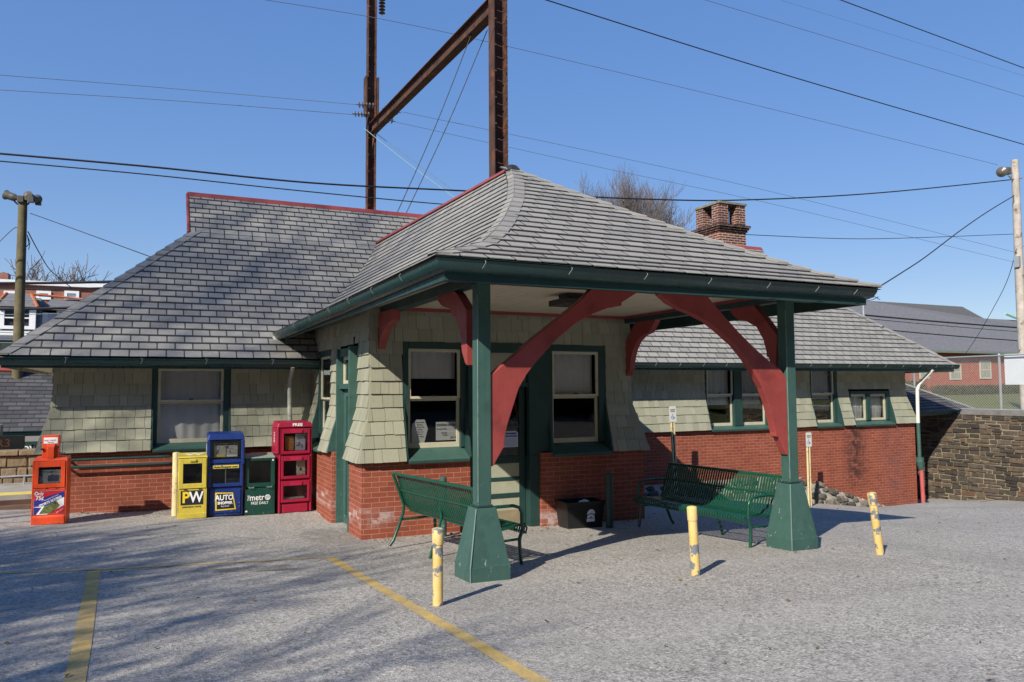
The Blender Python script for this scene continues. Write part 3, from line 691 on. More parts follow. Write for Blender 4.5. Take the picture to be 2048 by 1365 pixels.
rd = MB(); P, Q = Vector((AX, AY-.02, AZ+.03)), Vector((4.54, bl[-1].y+.1, bl[-1].z+.05)); dd = Vector((1, 0, 0))
rd.prism([P+Vector((-.08, 0, -.065)), P+Vector((0, 0, .025)), P+Vector((.08, 0, -.065))], Q-P)
rd.build('ridge_cap', m_ridge, can, bevel=.01)
fi = MB(); fi.hexa([Vector((AX-.12, AY-.2, AZ-.08)), Vector((AX+.10, AY-.16, AZ-.06)), Vector((AX+.14, AY+.08, AZ-.0)), Vector((AX-.12, AY+.08, AZ)), Vector((AX-.05, AY-.12, AZ+.035)), Vector((AX+.05, AY-.10, AZ+.035)), Vector((AX+.05, AY+.06, AZ+.075)), Vector((AX-.04, AY+.06, AZ+.075))])
fi.build('finial', m_iron, can, bevel=.02)

# ---- gutters, fascias, soffits
GP = [(0, 0), (-.012, .006), (-.02, -.004), (-.024, -.03), (-.05, -.085), (-.09, -.112), (-.125, -.118), (-.125, -.105), (-.09, -.098), (-.06, -.075), (-.036, -.03), (-.03, 0)]
def sweep(mb, path, prof):
    """path: 3-D points (outer lip), prof: (outward offset, dz), outward = right of travel"""
    path = [Vector(p) for p in path]; n = len(path); rings = []
    for i, p in enumerate(path):
        ds = []
        if i > 0: ds.append((path[i]-path[i-1]))
        if i < n-1: ds.append((path[i+1]-path[i]))
        ns = [Vector((d.y, -d.x, 0)).normalized() for d in ds]
        m = ns[0] if len(ns) == 1 else (ns[0]+ns[1]) / (1+ns[0].dot(ns[1]))
        rings.append([p+m*o+Vector((0, 0, z)) for o, z in prof])
    k = len(prof); vs = [q for r in rings for q in r]; fs = []
    for i in range(n-1):
        for j in range(k): fs.append((i*k+j, i*k+(j+1) % k, (i+1)*k+(j+1) % k, (i+1)*k+j))
    fs += [tuple(range(k)), tuple(range((n-1)*k, n*k))[::-1]]
    mb.add(vs, fs)
def hanger(o, p, outd):
    q = MB(); p = Vector(p); e = Vector(outd); t = Vector((-e.y, e.x, 0))*.02
    q.tube([p-e*.07+Vector((0, 0, .02))+t*1.6, p-e*.015+Vector((0, 0, .0)), p+e*.008+Vector((0, 0, -.03))-t*.2, p-e*.03+Vector((0, 0, -.075))-t], .0032, 5)
    q.tube([p-e*.07+Vector((0, 0, .02))-t*2, p-e*.012+Vector((0, 0, .004))], .0032, 5)
    q.build('hanger', m_hang, o)
q = MB(); cg = [(1.965, 14.05, 3.0), (2.205, 6.14, 3.125), (7.70, 6.17, 3.12), (7.75, 13.9, 3.02)]
sweep(q, cg, GP); gut = q.build('gutter', m_gutter, ST, smooth=True)
for t in (.085, .245, .40, .545, .69, .82, .93): hanger(gut, lerp(cg[1], cg[2], t), (0, -1, 0))
for t in (.12, .24, .36, .48, .62, .76, .9): hanger(gut, lerp(cg[1], cg[0], t), (-1, 0, 0))
q = MB(); q.tube([(1.99, 14.0, 2.93), (2.03, 13.98, 2.86), (2.07, 13.98, 2.82)], .035, 10); q.build('gutter_outlet', m_white, gut)
q = MB(); sweep(q, [(-2.1, 13.56, 2.5), (2.72, 13.56, 2.5)], GP); g2 = q.build('gutter', m_gutter, ST, smooth=True)
for t in (.2, .42, .62, .84): hanger(g2, (-2.1+4.8*t, 13.56, 2.5), (0, -1, 0))
q = MB(); sweep(q, [(7.02, 13.56, 2.53), (19.97, 13.56, 2.575)], GP); g3 = q.build('gutter', m_gutter, ST, smooth=True)
for i in range(18): hanger(g3, (8.6+i*.65, 13.56, 2.535+i*.0022), (0, -1, 0))
q = MB(); fz0, fz1 = 2.94, 3.11
q.box(2.33, 7.58, 6.27, 6.31, fz0, fz1); q.hexa([(2.33, 6.311, fz0), (2.37, 6.311, fz0), (2.17, 14.3, fz0-.06), (2.13, 14.3, fz0-.06), (2.33, 6.311, fz1), (2.37, 6.311, fz1), (2.17, 14.3, fz1-.06), (2.13, 14.3, fz1-.06)])
q.box(7.54, 7.58, 6.311, 14.2, fz0, fz1); q.build('fascia', m_greend, ST)
q = MB(); q.box(-2.0, 2.75, 13.68, 13.72, 2.35, 2.50); q.box(7.0, 19.85, 13.68, 13.72, 2.38, 2.54); q.box(XA+.05, XA+.09, 13.73, 21.2, 2.35, 2.5); q.box(XB-.09, XB-.05, 13.73, 21.2, 2.38, 2.54); q.build('fascia', m_gutter, ST)
q = MB(); q.box(-1.95, 2.74, 13.721, 14.4, 2.40, 2.42); q.box(7.02, 19.84, 13.721, 14.4, 2.455, 2.475); q.box(-1.95, -1.2, 14.401, 21.0, 2.40, 2.42); q.box(18.4, 19.84, 14.401, 21, 2.455, 2.475); q.build('soffit', m_ceil, ST)
q = MB()
nb = 44
for i in range(nb):   # beadboard ceiling boards
    x0 = 2.372+(7.539-2.372)*i/nb; x1 = 2.372+(7.539-2.372)*(i+1)/nb-.006
    q.box(x0, x1, 6.312, 10.5, 3.13+.0004*(i % 3), 3.145)
q.hexa([(2.2, 10.5, 3.10), (2.62, 10.5, 3.12), (2.62, 14.2, 3.08), (2.18, 14.2, 3.03), (2.2, 10.5, 3.12), (2.62, 10.5, 3.14), (2.62, 14.2, 3.1), (2.18, 14.2, 3.05)])
q.box(7.2, 7.54, 10.501, 14.2, 3.13, 3.145)
q.build('ceiling', m_ceil, ST)
q = MB(); q.box(2.9, 7.0, YF+.085, YF+.125, 3.085, 3.128); q.box(6.87, 6.885, 7.0, YF+.08, 3.09, 3.128); q.build('ceiling_trim', m_red, ST)
q = MB(); q.box(2.5, 7.45, 6.83, 6.98, 3.03, 3.128); q.build('beam', m_greend, ST, bevel=.006)
for x in (2.9526, 6.955):
    q = MB(); q.box(x-.075, x+.075, 6.985, YF+.13, 3.02, 3.128); q.build('beam', m_greend, ST, bevel=.006)
def outline(pts, conv): return [conv(*p) for p in pts]
z3 = lambda x, y: (740+x/3.592, 560+y/3.592); z5 = lambda x, y: (940+x/3.592, 560+y/3.592); z8 = lambda x, y: (1240+x/3.592, 560+y/3.592)
POSTS = []
for x, lab in ((2.9526, 'left canopy post on its flared base'), (6.949, 'right canopy post on its flared base')):
    zg = gz(x, 6.9)-.04; y = 6.9046
    q = MB(); q.box(x-.07, x+.07, y-.07, y+.07, .84, 3.03); po = tag(q.build('canopy_post', m_green, ST, bevel=.008), lab); POSTS.append(po)
    q = MB(); h = .207; k = .105; zp = zg+.19
    q.hexa([(x-h, y-h, zg), (x+h, y-h, zg), (x+h, y+h, zg), (x-h, y+h, zg), (x-h, y-h, zp), (x+h, y-h, zp), (x+h, y+h, zp), (x-h, y+h, zp)])
    q2 = MB(); q2.hexa([(x-h+.004, y-h+.004, zp-.01), (x+h-.004, y-h+.004, zp-.01), (x+h-.004, y+h-.004, zp-.01), (x-h+.004, y+h-.004, zp-.01), (x-k, y-k, .845), (x+k, y-k, .845), (x+k, y+k, .845), (x-k, y+k, .845)])
    q.add(q2.v, q2.f); q.build('post_base', m_green, po, bevel=.006)
    q = MB(); q.tube([(x-h, y-h, zg), (x-h, y-h, zp), (x-k-.001, y-k-.001, .845)], .007, 6); q.build('corner_bead', m_bead, po)
    q = MB(); q.tube([(x-.069, y-.069, .90), (x-.069, y-.069, 2.9)], .006, 6); q.build('corner_bead', m_bead, po)
    q = MB(); q.box(x-.082, x+.082, y-.082, y+.082, .852, .868); q.build('shaft_foot', m_greend, po)
def brace(pts, cf, offv, parent, nm='brace', shift=(0, 0, 0)):
    P = [cf(*p)+Vector(shift) for p in pts]; q = MB(); q.prism([p-Vector(offv)*.5 for p in P], offv); return q.build(nm, m_red, parent, bevel=.006)
b1 = [(870, 65), (800, 140), (640, 270), (450, 420), (330, 530), (205, 635), (142, 690), (142, 1345), (165, 1335), (235, 1210), (245, 1205), (241, 1160), (265, 1040), (300, 930), (345, 785), (400, 685), (470, 590), (560, 490), (640, 410), (760, 310), (880, 245), (980, 207), (1083, 188), (1085, 165), (1205, 88), (1210, 70)]
brace(b1, lambda x, y: atY(*z5(x, y), 6.87), (0, .10, 0), POSTS[0], shift=(0, .035, 0))
b2 = [(605, 95), (282, 92), (284, 106), (350, 165), (378, 180), (430, 210), (520, 248), (620, 300), (720, 380), (820, 470), (900, 570), (960, 670), (1020, 780), (1060, 890), (1090, 1000), (1112, 1095), (1114, 1125), (1135, 1130), (1190, 1258), (1203, 1255), (1203, 760), (1188, 700), (1150, 650), (1050, 570), (960, 490), (850, 380), (760, 280), (680, 190)]
brace(b2, lambda x, y: atY(*z8(x, y), 6.87), (0, .10, 0), POSTS[1], shift=(0, .035, 0))
b3 = [(500, 95), (615, 62), (655, 100), (725, 215), (728, 615), (715, 600), (692, 520), (688, 480), (678, 390), (650, 290), (605, 212), (545, 190), (515, 150)]
brace(b3, lambda x, y: atX(*z3(x, y), 2.95), (.10, 0, 0), POSTS[0])
b4 = [(800, 205), (822, 245), (845, 268), (872, 290), (920, 296), (1000, 340), (1050, 430), (1073, 520), (1074, 552), (1090, 560), (1102, 600), (1140, 640), (1150, 400), (1060, 280), (975, 178)]
brace(b4, lambda x, y: atX(*z8(x, y), 6.949), (.10, 0, 0), POSTS[1])
k1 = [(192, 208), (95, 232), (68, 330), (40, 430), (16, 610), (20, 690), (38, 718), (70, 690), (72, 620), (80, 520), (105, 420), (130, 350), (160, 312), (190, 290)]
brace(k1, lambda x, y: atX(*z3(x, y), 2.9), (.10, 0, 0), ST, 'wall_bracket')
k2 = [(130, 300), (272, 285), (268, 300), (228, 378), (180, 400), (140, 440), (112, 500), (97, 560), (88, 640), (82, 655), (50, 712), (25, 718), (22, 520), (70, 420)]
brace(k2, lambda x, y: atX(*z8(x, y), 6.95), (.10, 0, 0), ST, 'wall_bracket')
# ---- chimney
def chimney():
    q = MB(); x0, x1, y0, y1 = 16.42, 17.5, 19.0, 20.15
    q.box(x0, x1, y0, y1, 4.6, 7.02)
    for i, e in enumerate((.04, .08, .12)): q.box(x0-e, x1+e, y0-e, y1+e, 7.021+i*.07, 7.09+i*.07)
    for a, b in ((x0, y0), (x1-.36, y0), (x0, y1-.36), (x1-.36, y1-.36)): q.box(a, a+.36, b, b+.36, 7.235, 7.9)
    o = q.build('chimney', m_brickc, main)
    c = MB(); c.box(x0-.04, x1+.04, y0-.04, y1+.04, 7.901, 7.98); c.build('chimney_cap', mat('mossy_stone', (.2, .19, .14), .9, .4, 8, .5), o, bevel=.01)
    return o
ch = chimney()
# ---- downspouts, light fitting
q = MB(); Y = 14.0
q.tube([(2.27, 13.65, 2.40), (2.27, 13.72, 2.33), (2.27, 13.86, 2.24), (2.27, 13.95, 2.14), (2.27, 13.93, 1.7), (2.265, 13.86, 1.3), (2.26, 13.80, .95), (2.26, 13.98, .8), (2.26, 14.0, 0)], .038, 12); q.build('downspout', m_pipeshade, ST, smooth=True)
q = MB(); q.tube([(18.95, 13.66, 2.44), (18.93, 13.72, 2.36), (18.86, 13.85, 2.2), (18.78, 13.95, 2.05), (18.74, 13.98, 1.9), (18.72, 13.98, 1.01)], .046, 12); ds = q.build('downspout', m_white, ST, smooth=True)
q = MB(); q.tube([(18.72, 13.98, 1.012), (18.73, 13.98, .05)], .047, 12); q.build('pipe_section', m_green, ds, smooth=True)
q = MB(); q.tube([(18.72, 13.97, .1), (18.72, 13.97, -.02), (18.75, 13.97, -.2), (18.76, 13.97, -.22)], [.1, .1, .068, .066], 14); q.build('pipe_collar', m_green, ds)
q = MB(); q.tube([(18.755, 13.965, -.16), (18.80, 13.965, -1.5)], .052, 12); q.build('pipe_section', m_redpipe, ds, smooth=True)
q = MB(); q.box(4.42, 4.86, 7.85, 8.25, 2.99, 3.06); q.box(4.52, 4.76, 7.93, 8.17, 3.061, 3.135); q.build('ceiling_light', m_iron, ST, bevel=.01)
# ---- two green pipe rails on the left wall
for z in (.905, .79):
    q = MB(); q.tube([(-1.12, 13.99, z), (.36, 13.99, z+.0)], .022, 8); q.tube([(-1.12, 14.11, z), (-1.12, 13.98, z)], .02, 8); rl = q.build('pipe_rail', m_greend, ST, smooth=True)
# ---- small stair roof by the right end
pa, pb, pc = atY(1836, 827, 14.75), atY(1950, 819, 14.75), atY(1806, 768, 16.3)
pa.x = 18.78; pd = Vector((pa.x, pc.y, pc.z))
q = MB(); slates(q, lambda s: lerp(pa, pd, s), lambda s: lerp(pb, pc, s), (1, 0, 0), 11, seed=31)
sr = tag(q.build('stair_roof', [m_slateshade, m_joint], ST), 'little shade toned slate roof over the stair by the stone wall')  # shade from the building is carried by the darker slate colour
q = MB(); o = Vector((0, 0, -.02)); q.quad(pa+o, pb+o, pc+o, pd+o); q.quad(pb+o, Vector((pb.x, 19, pb.z)), Vector((pc.x, 19, pc.z)), pc+o); q.build('roof_deck', m_dark, sr)
q = MB(); sweep(q, [pa+Vector((0, -.03, .0)), pb+Vector((.05, -.03, 0))], GP); q.build('gutter', m_gutter, sr)
hp = lambda s: lerp(pb, pc, s)+Vector((0, 0, .01))
hipcaps(hp, 12, .12, lambda s: (Vector((-1, 0, 0)), Vector((.0, 1, 0))), sr, .02)

# ================================================================== newspaper boxes
def frontring(q, x0, x1, z0, z1, w, y0, y1, wt=None, wb=None):
    ring(q, lambda u, d, z: (u, d, z), x0, x1, z0, z1, w, y0, y1, wb, wt)
def sheet(par, name, m, x0, x1, z0, z1, y, th=.002):
    q = MB(); q.box(x0, x1, y, y+th, z0, z1); return q.build(name, m, par)
def place(px, py, Y, rz=0.):
    p = atY(px, py, Y); return (p.x, Y, gz(p.x, Y)+.004)
# orange-red coin box, standing alone at the left corner
def coin_box():
    t = thing('newspaper_box', 'orange red coin newspaper box standing alone by the left corner of the station', 'newspaper box', (-1.255, 13.0, gz(-1.25, 13.)+.005), rad(-3), 'newspaper boxes'); t.scale = (.93, .95, 1.09)
    m = m_orange; W = .235
    q = MB(); D = .40
    q.box(-W, -W+.02, 0, D, .0, .83); q.box(W-.02, W, 0, D, 0, .83); q.box(-W+.02, W-.02, D-.02, D, 0, .83); q.box(-W+.02, W-.02, .012, D-.02, 0, .47)
    q.hexa([(-W, 0, .831), (W, 0, .831), (W, D, .831), (-W, D, .831), (-W+.012, .04, .868), (W-.012, .04, .868), (W-.012, D, .88), (-W+.012, D, .88)])
    q.box(-W+.02, W-.02, -.012, .011, .0, .085); q.hexa([(-W+.02, -.012, .086), (W-.02, -.012, .086), (W-.02, .011, .086), (-W+.02, .011, .086), (-W+.02, .004, .12), (W-.02, .004, .12), (W-.02, .011, .12), (-W+.02, .011, .12)])
    q.box(-W+.02, W-.02, -.008, .011, .445, .47)
    q.build('cabinet', m, t, bevel=.006)
    q = MB(); frontring(q, -W+.025, W-.025, .478, .826, .06, -.012, .01, wt=.075, wb=.055); d = q.build('door', m, t, bevel=.005)
    q = MB(); q.box(-.055, -.02, -.016, -.002, .470, .477); q.box(.08, .12, -.016, -.002, .470, .477); q.build('hinge', m_iron, d)
    sheet(d, 'pane', m_acry, -W+.083, W-.083, .532, .752, .004)
    sheet(t, 'interior', m_dark, -W+.022, W-.022, .472, .83, .10)
    n = sheet(t, 'newspaper', m_news, -W+.09, W-.09, .535, .715, .03)
    sheet(n, 'photograph', mat('news_photo', (.09, .11, .16), .6, .6, 18), -.03, .12, .56, .64, .0285, .001)
    text('Morning News', .032, (0, .0285, .685), m_ink, n, ext=.0005, name='headline')
    # poster panel with the sports-scores card
    ps = sheet(t, 'poster', m_wht, -W+.03, W-.03, .13, .44, -.002, .013)
    q = MB(); y = -.0035
    q.poly([(-W+.032, y, .438), (W-.032, y, .438), (W-.032, y, .41), (-.05, y, .315), (-W+.032, y, .25)]); q.poly([(-.02, y, .132), (W-.032, y, .132), (W-.032, y, .24)]); q.build('red_field', mat('poster_red', (.55, .02, .03), .45, .05), ps)
    q = MB(); q.poly([(-W+.032, y-.0004, .235), (-W+.032, y-.0004, .32), (W-.032, y-.0004, .425), (W-.032, y-.0004, .35), (-.05, y-.0004, .24)]); q.poly([(-W+.032, y, .132), (-.17, y, .132), (-.10, y, .22), (-W+.032, y, .23)]); q.build('blue_band', mat('poster_blue', (.03, .03, .22), .45, .05), ps)
    q = MB(); q.poly([(-.13, y, .14), (.05, y, .14), (.15, y, .24), (.10, y, .30), (-.05, y, .25)]); q.build('field_picture', m_print_('playing_field_print', (.14, .17, .05), (.03, .03, .03), 22), ps)
    text('Only', .062, (-.135, y-.001, .405), m_wht, ps, bold=.0015); text('75¢', .075, (-.125, y-.001, .345), m_wht, ps, bold=.0015)
    text('SPORTS SCORES', .044, (.02, y-.0012, .298), m_wht, ps, rot=(rad(90), rad(-21), 0), bold=.0014); text('PHILADELPHIA DAILY', .022, (.03, y-.0012, .345), m_wht, ps, rot=(rad(90), rad(-21), 0))
    text('DAILY NEWS', .018, (.15, y-.001, .17), m_wht, ps, rot=(rad(90), rad(-30), 0))
    # coin mechanism
    q = MB(); q.box(-.125, .105, .06, .20, .87, 1.17); q.box(-.05, .045, .02, .06, .79, 1.0); q.hexa([(-.05, .02, 1.001), (.045, .02, 1.001), (.045, .06, 1.001), (-.05, .06, 1.001), (-.06, .03, 1.03), (.055, .03, 1.03), (.06, .06, 1.06), (-.065, .06, 1.06)])
    cm = q.build('coin_mechanism', m, t, bevel=.006)
    sheet(cm, 'coin_label', m_wht, -.105, .085, 1.06, 1.14, .057)
    text('DAILY NEWS', .028, (-.02, .056, 1.10), mat('label_red', (.6, .03, .02)), cm); text('Coin return', .018, (-.01, .056, 1.075), m_ink, cm)
    q = MB(); q.tube([(-.1, .05, .99), (-.14, .03, .985)], .012, 8); q.tube([(.07, .05, 1.03), (.09, .045, 1.01)], .012, 8); q.tube([(.105, .1, .93), (.19, .08, .93), (.19, .08, .915)], .006, 6); q.build('coin_lever', m_iron, cm)
coin_box()
def pw_box():
    t = thing('newspaper_box', 'yellow newspaper box with a big P W panel in front of a cream post', 'newspaper box', (.66, 12.95, gz(.6, 13)+.004), rad(-2), 'newspaper boxes'); t.scale = (.97, 1, 1.08)
    m = m_yelbox; W = .215; D = .42; H = .86
    q = MB()
    q.box(-W, -W+.018, 0, D, 0, H); q.box(W-.018, W, 0, D, 0, H); q.box(-W+.018, W-.018, D-.02, D, 0, H); q.box(-W+.018, W-.018, .0, D-.02, .0, .42)
    q.hexa([(-W-.004, -.01, H+.001), (W+.004, -.01, H+.001), (W+.004, D, H+.001), (-W-.004, D, H+.001), (-W, .0, H+.02), (W, .0, H+.02), (W, D, H+.05), (-W, D, H+.05)])
    q.box(-W-.0, W+.0, -.02, -.001, 0, .075)
    q.build('cabinet', m, t, bevel=.005)
    q = MB(); frontring(q, -W+.012, W-.012, .425, .852, .062, -.014, .01, wt=.075, wb=.07); d = q.build('door', m, t, bevel=.005)
    q = MB(); q.box(-.05, .05, -.035, -.015, .81, .84); q.build('handle', m, d, bevel=.004)
    q = MB(); [q.box(a, b, -.018, -.002, .416, .424) for a, b in ((-.14, -.09), (.08, .13))]; q.build('hinge', m_iron, d)
    sheet(d, 'pane', m_acry, -.14, .14, .497, .775, .0)
    sheet(t, 'interior', m_dark, -W+.02, W-.02, .43, .85, .12)
    p = sheet(t, 'sign_panel', m_ink, -.17, .16, .195, .395, -.006, .005)
    text('P', .215, (-.095, -.0075, .293), m_yel, p, bold=.006, sx=1.02); text('W', .215, (.06, -.0075, .293), m_wht, p, bold=.004, sx=.92)
    text('philadelphia weekly', .036, (-.005, -.0015, .165), m_ink, t)
    tp = text('W', .2, (.03, .2, H+.037), m_wht, t, rot=(rad(4), 0, 0), bold=.008, sx=1.3)
    text('PW', .12, (-W-.0015, .2, .6), m_wht, t, rot=(rad(90), 0, rad(-90)), sx=1.); text('free every week', .05, (-W-.0015, .2, .3), m_ink, t, rot=(rad(90), 0, rad(-90)))
pw_box()
def auto_box():
    t = thing('newspaper_box', 'tall blue two tier newspaper box between the yellow and the dark green ones', 'newspaper box', (1.145, 13.0, gz(1.05, 13)+.004), rad(-2), 'newspaper boxes'); t.scale = (1.14, 1, 1.09)
    m = m_blue; W = .235; D = .42
    q = MB()
    q.box(-W, -W+.03, .03, D, 0, 1.16); q.box(W-.03, W, .03, D, 0, 1.16); q.box(-W+.03, W-.03, D-.03, D, 0, 1.16)
    q.box(-W+.03, W-.03, .03, D-.03, .0, .42); q.box(-W+.03, W-.03, .0, D-.03, .76, .82); 
    q.hexa([(-W-.012, -.025, .74), (-W+.035, -.025, .74), (-W+.035, .029, .74), (-W-.012, .029, .74), (-W-.012, -.025, 1.10), (-W+.035, -.025, 1.10), (-W+.035, .029, 1.10), (-W-.012, .029, 1.10)])
    q.hexa([(W-.035, -.025, .74), (W+.012, -.025, .74), (W+.012, .029, .74), (W-.035, .029, .74), (W-.035, -.025, 1.10), (W+.012, -.025, 1.10), (W+.012, .029, 1.10), (W-.035, .029, 1.10)])
    q.hexa([(-W-.012, -.025, 1.101), (W+.012, -.025, 1.101), (W+.012, D, 1.161), (-W-.012, D, 1.161), (-W+.01, .01, 1.19), (W-.01, .01, 1.19), (W-.01, D-.02, 1.21), (-W+.01, D-.02, 1.21)])
    q.build('cabinet', m, t, bevel=.014, seg=3)
    q = MB(); frontring(q, -W+.005, W-.005, .425, .752, .04, .0, .029, wt=.075, wb=.05); d = q.build('door', m, t, bevel=.006)
    sheet(d, 'pane', m_acry, -W+.043, W-.043, .474, .69, .01)
    q = MB(); q.box(-.006, .006, .012, .02, .474, .69); q.build('divider', m_galv, d)
    sheet(t, 'interior', mat('blue_interior', (.03, .035, .05)), -W+.03, W-.03, .425, .75, .14); sheet(t, 'interior', mat('blue_interior_top', (.03, .035, .05)), -W+.03, W-.03, .82, 1.16, .16)
    s = sheet(d, 'web_sign', m_yel, -.17, .17, .69, .735, -.004); text('AutoShopper.com', .046, (0, -.0055, .712), m_ink, s, sx=.92, bold=.001, shear=.15)
    sheet(t, 'pane', m_acry, -W+.036, W-.036, .825, 1.09, .0)
    for x0, r in ((-.075, -.04), (.08, .0)):
        n = sheet(t, 'newspaper', m_news, x0-.075, x0+.075, .85, 1.05, .05+.01*(x0 > 0)); n.rotation_euler = (0, 0, 0)
        sheet(n, 'masthead', m_ink, x0-.07, x0+.07, 1.02, 1.042, .0485+.01*(x0 > 0), .001); sheet(n, 'yellow_flash', m_yel if x0 < 0 else m_wht, x0-.07, x0+.07, .855, .88, .0485+.01*(x0 > 0), .001)
    pn = sheet(t, 'recess_panel', m, -W+.035, W-.035, .05, .385, .016, .013)
    q = MB(); q.poly([(-.13, .0145, .345), (.10, .0145, .335), (.145, .0145, .09), (-.125, .0145, .085)]); q.build('sign_panel', m_yel, t)
    q = MB(); q.poly([(-.112, .0138, .328), (.088, .0138, .32), (.125, .0138, .108), (-.108, .0138, .103)]); q.build('sign_ground', m_ink, t)
    text('AUTO', .105, (-.01, .0125, .265), m_wht, t, bold=.003, sx=.8); text('SHOPPER', .052, (-.002, .0125, .19), m_wht, t, bold=.0025, sx=.9); text('Buy & Sell', .026, (0, .0125, .145), m_wht, t)
    sheet(t, 'side_sticker', m_mag3, -W-.0135, -W-.0125, .86, 1.05, .04, .25)
auto_box()
def metro_box():
    t = thing('newspaper_box', 'short dark green newspaper box with a grey top between the blue and magenta ones', 'newspaper box', (1.675, 13.05, gz(1.6, 13)+.004), rad(-1), 'newspaper boxes'); t.scale = (1.07, 1, 1.1)
    m = m_dgreen; W = .218; D = .40; H = .82
    q = MB()
    q.box(-W, -W+.018, 0, D, 0, H); q.box(W-.018, W, 0, D, 0, H); q.box(-W+.018, W-.018, D-.02, D, 0, H); q.box(-W+.018, W-.018, .0, D-.02, .0, .385); q.box(-W, W, -.014, -.001, .0, .06)
    q.build('cabinet', m, t, bevel=.005)
    q = MB(); q.hexa([(-W-.004, -.008, H+.001), (W+.004, -.008, H+.001), (W+.004, D, H+.001), (-W-.004, D, H+.001), (-W, .0, H+.012), (W, .0, H+.012), (W, D, H+.05), (-W, D, H+.05)]); q.build('lid', mat('faded_green_lid', (.22, .27, .23), .6, .15), t, bevel=.004)
    q = MB(); frontring(q, -W+.006, W-.006, .40, .815, .055, -.012, .008, wb=.06, wt=.03); d = q.build('door', m, t, bevel=.005)
    sheet(d, 'pane', m_acry, -W+.058, W-.058, .462, .784, .0); sheet(t, 'interior', m_dark, -W+.02, W-.02, .39, .81, .12)
    q = MB(); [q.tube([(a, -.016, .405), (a, -.03, .395), (a+.07, -.03, .395), (a+.07, -.016, .405)], .005, 6) for a in (-.16, .10)]; q.build('hinge', m_galv, d)
    sheet(t, 'sticker', m_wht, W-.045, W-.022, .775, .80, -.0135); sheet(t, 'sticker', m_wht, -W+.012, -W+.04, .045, .068, -.0155)
    text('metr', .125, (-.04, -.0015, .245), m_wht, t, sx=.85, bold=.001); text('THE', .045, (-.158, -.0015, .245), m_wht, t, rot=(rad(90), rad(-90), 0)); text('FREE DAILY', .058, (-.0, -.0015, .165), m_wht, t, sx=.85)
    q = MB(); cx, cz, r = .115, .243, .036
    for rr in (r,): 
        pts = [(cx+rr*math.cos(a*math.pi/12), -.003, cz+rr*math.sin(a*math.pi/12)) for a in range(25)]; q.tube(pts, .004, 5)
    for k in (.45, ): q.tube([(cx+k*r*math.cos(a*math.pi/12), -.003, cz+r*math.sin(a*math.pi/12)) for a in range(25)], .0025, 4)
    for dz in (-.018, 0, .018):
        e = math.sqrt(r*r-dz*dz); q.tube([(cx-e, -.003, cz+dz), (cx+e, -.003, cz+dz)], .0025, 4)
    q.tube([(cx, -.003, cz-r), (cx, -.003, cz+r)], .0025, 4); q.build('globe_emblem', m_wht, t)
metro_box()
def free_box():
    t = thing('newspaper_box', 'tall magenta red three tier literature rack marked FREE beside the porch room', 'newspaper box', (2.235, 13.05, gz(2.2, 13.1)+.004), rad(4), 'newspaper boxes'); t.scale = (1.08, 1, 1.07)
    m = m_mag; W = .25; D = .42
    q = MB()
    q.box(-W, -W+.03, .0, D, 0, 1.30); q.box(W-.03, W, .0, D, 0, 1.30); q.box(-W+.03, W-.03, D-.03, D, 0, 1.30); q.box(-W+.03, W-.03, .03, D-.03, .0, .15); q.box(-W+.06, W-.06, .0, .029, .0, .13)
    for z in (.50, .88): q.box(-W+.03, W-.03, .02, D-.03, z-.015, z+.015)
    q.box(-W-.035, -W-.001, -.015, D-.02, .90, 1.30)
    q.hexa([(-W-.035, -.02, 1.301), (W+.01, -.02, 1.301), (W+.01, D, 1.301), (-W-.035, D, 1.301), (-W-.01, .0, 1.375), (W-.02, .0, 1.375), (W-.02, D-.04, 1.40), (-W-.01, D-.04, 1.40)])
    q.build('cabinet', m, t, bevel=.014, seg=3)
    text('FREE', .062, (.02, -.0155, 1.34), m_wht, t, rot=(rad(78), 0, 0), bold=.002, sx=1.2)
    for k, (z0, z1) in enumerate(((.16, .485), (.515, .865), (.895, 1.285))):
        q = MB(); frontring(q, -W+.034, W-.034, z0, z1, .035, -.014, .012, wt=.075, wb=.045); d = q.build('door', m, t, bevel=.006)
        q = MB(); q.hexa([(-.085, -.045, z1-.07), (.085, -.045, z1-.07), (.07, -.015, z1-.07), (-.07, -.015, z1-.07), (-.1, -.022, z1-.012), (.1, -.022, z1-.012), (.09, -.015, z1-.012), (-.09, -.015, z1-.012)]); q.build('handle', m, d, bevel=.004)
        sheet(d, 'pane', m_acry, -W+.067, W-.067, z0+.043, z1-.073, .0); sheet(t, 'interior', mat('rack_interior', (.10, .03, .04), .5, .2), -W+.03, W-.03, z0-.01, z1+.01, .2)
    sheet(t, 'magazine', m_mag1, -.155, -.025, .95, 1.17, .04); sheet(t, 'magazine', m_mag2, -.005, .15, .945, 1.195, .03)
    n = sheet(t, 'magazine', m_mag3, .02, .155, .565, .785, .04)
    text('E', .06, (.085, .0385, .65), m_ink, n, bold=.004); sheet(t, 'leaflet', mat('grey_leaflet', (.4, .42, .42)), -.16, .15, .205, .225, .05, .1)
    text('FREE', .09, (-W-.0365, .2, 1.15), m_wht, t, rot=(rad(90), rad(90), rad(-90)), sx=.9)
free_box()

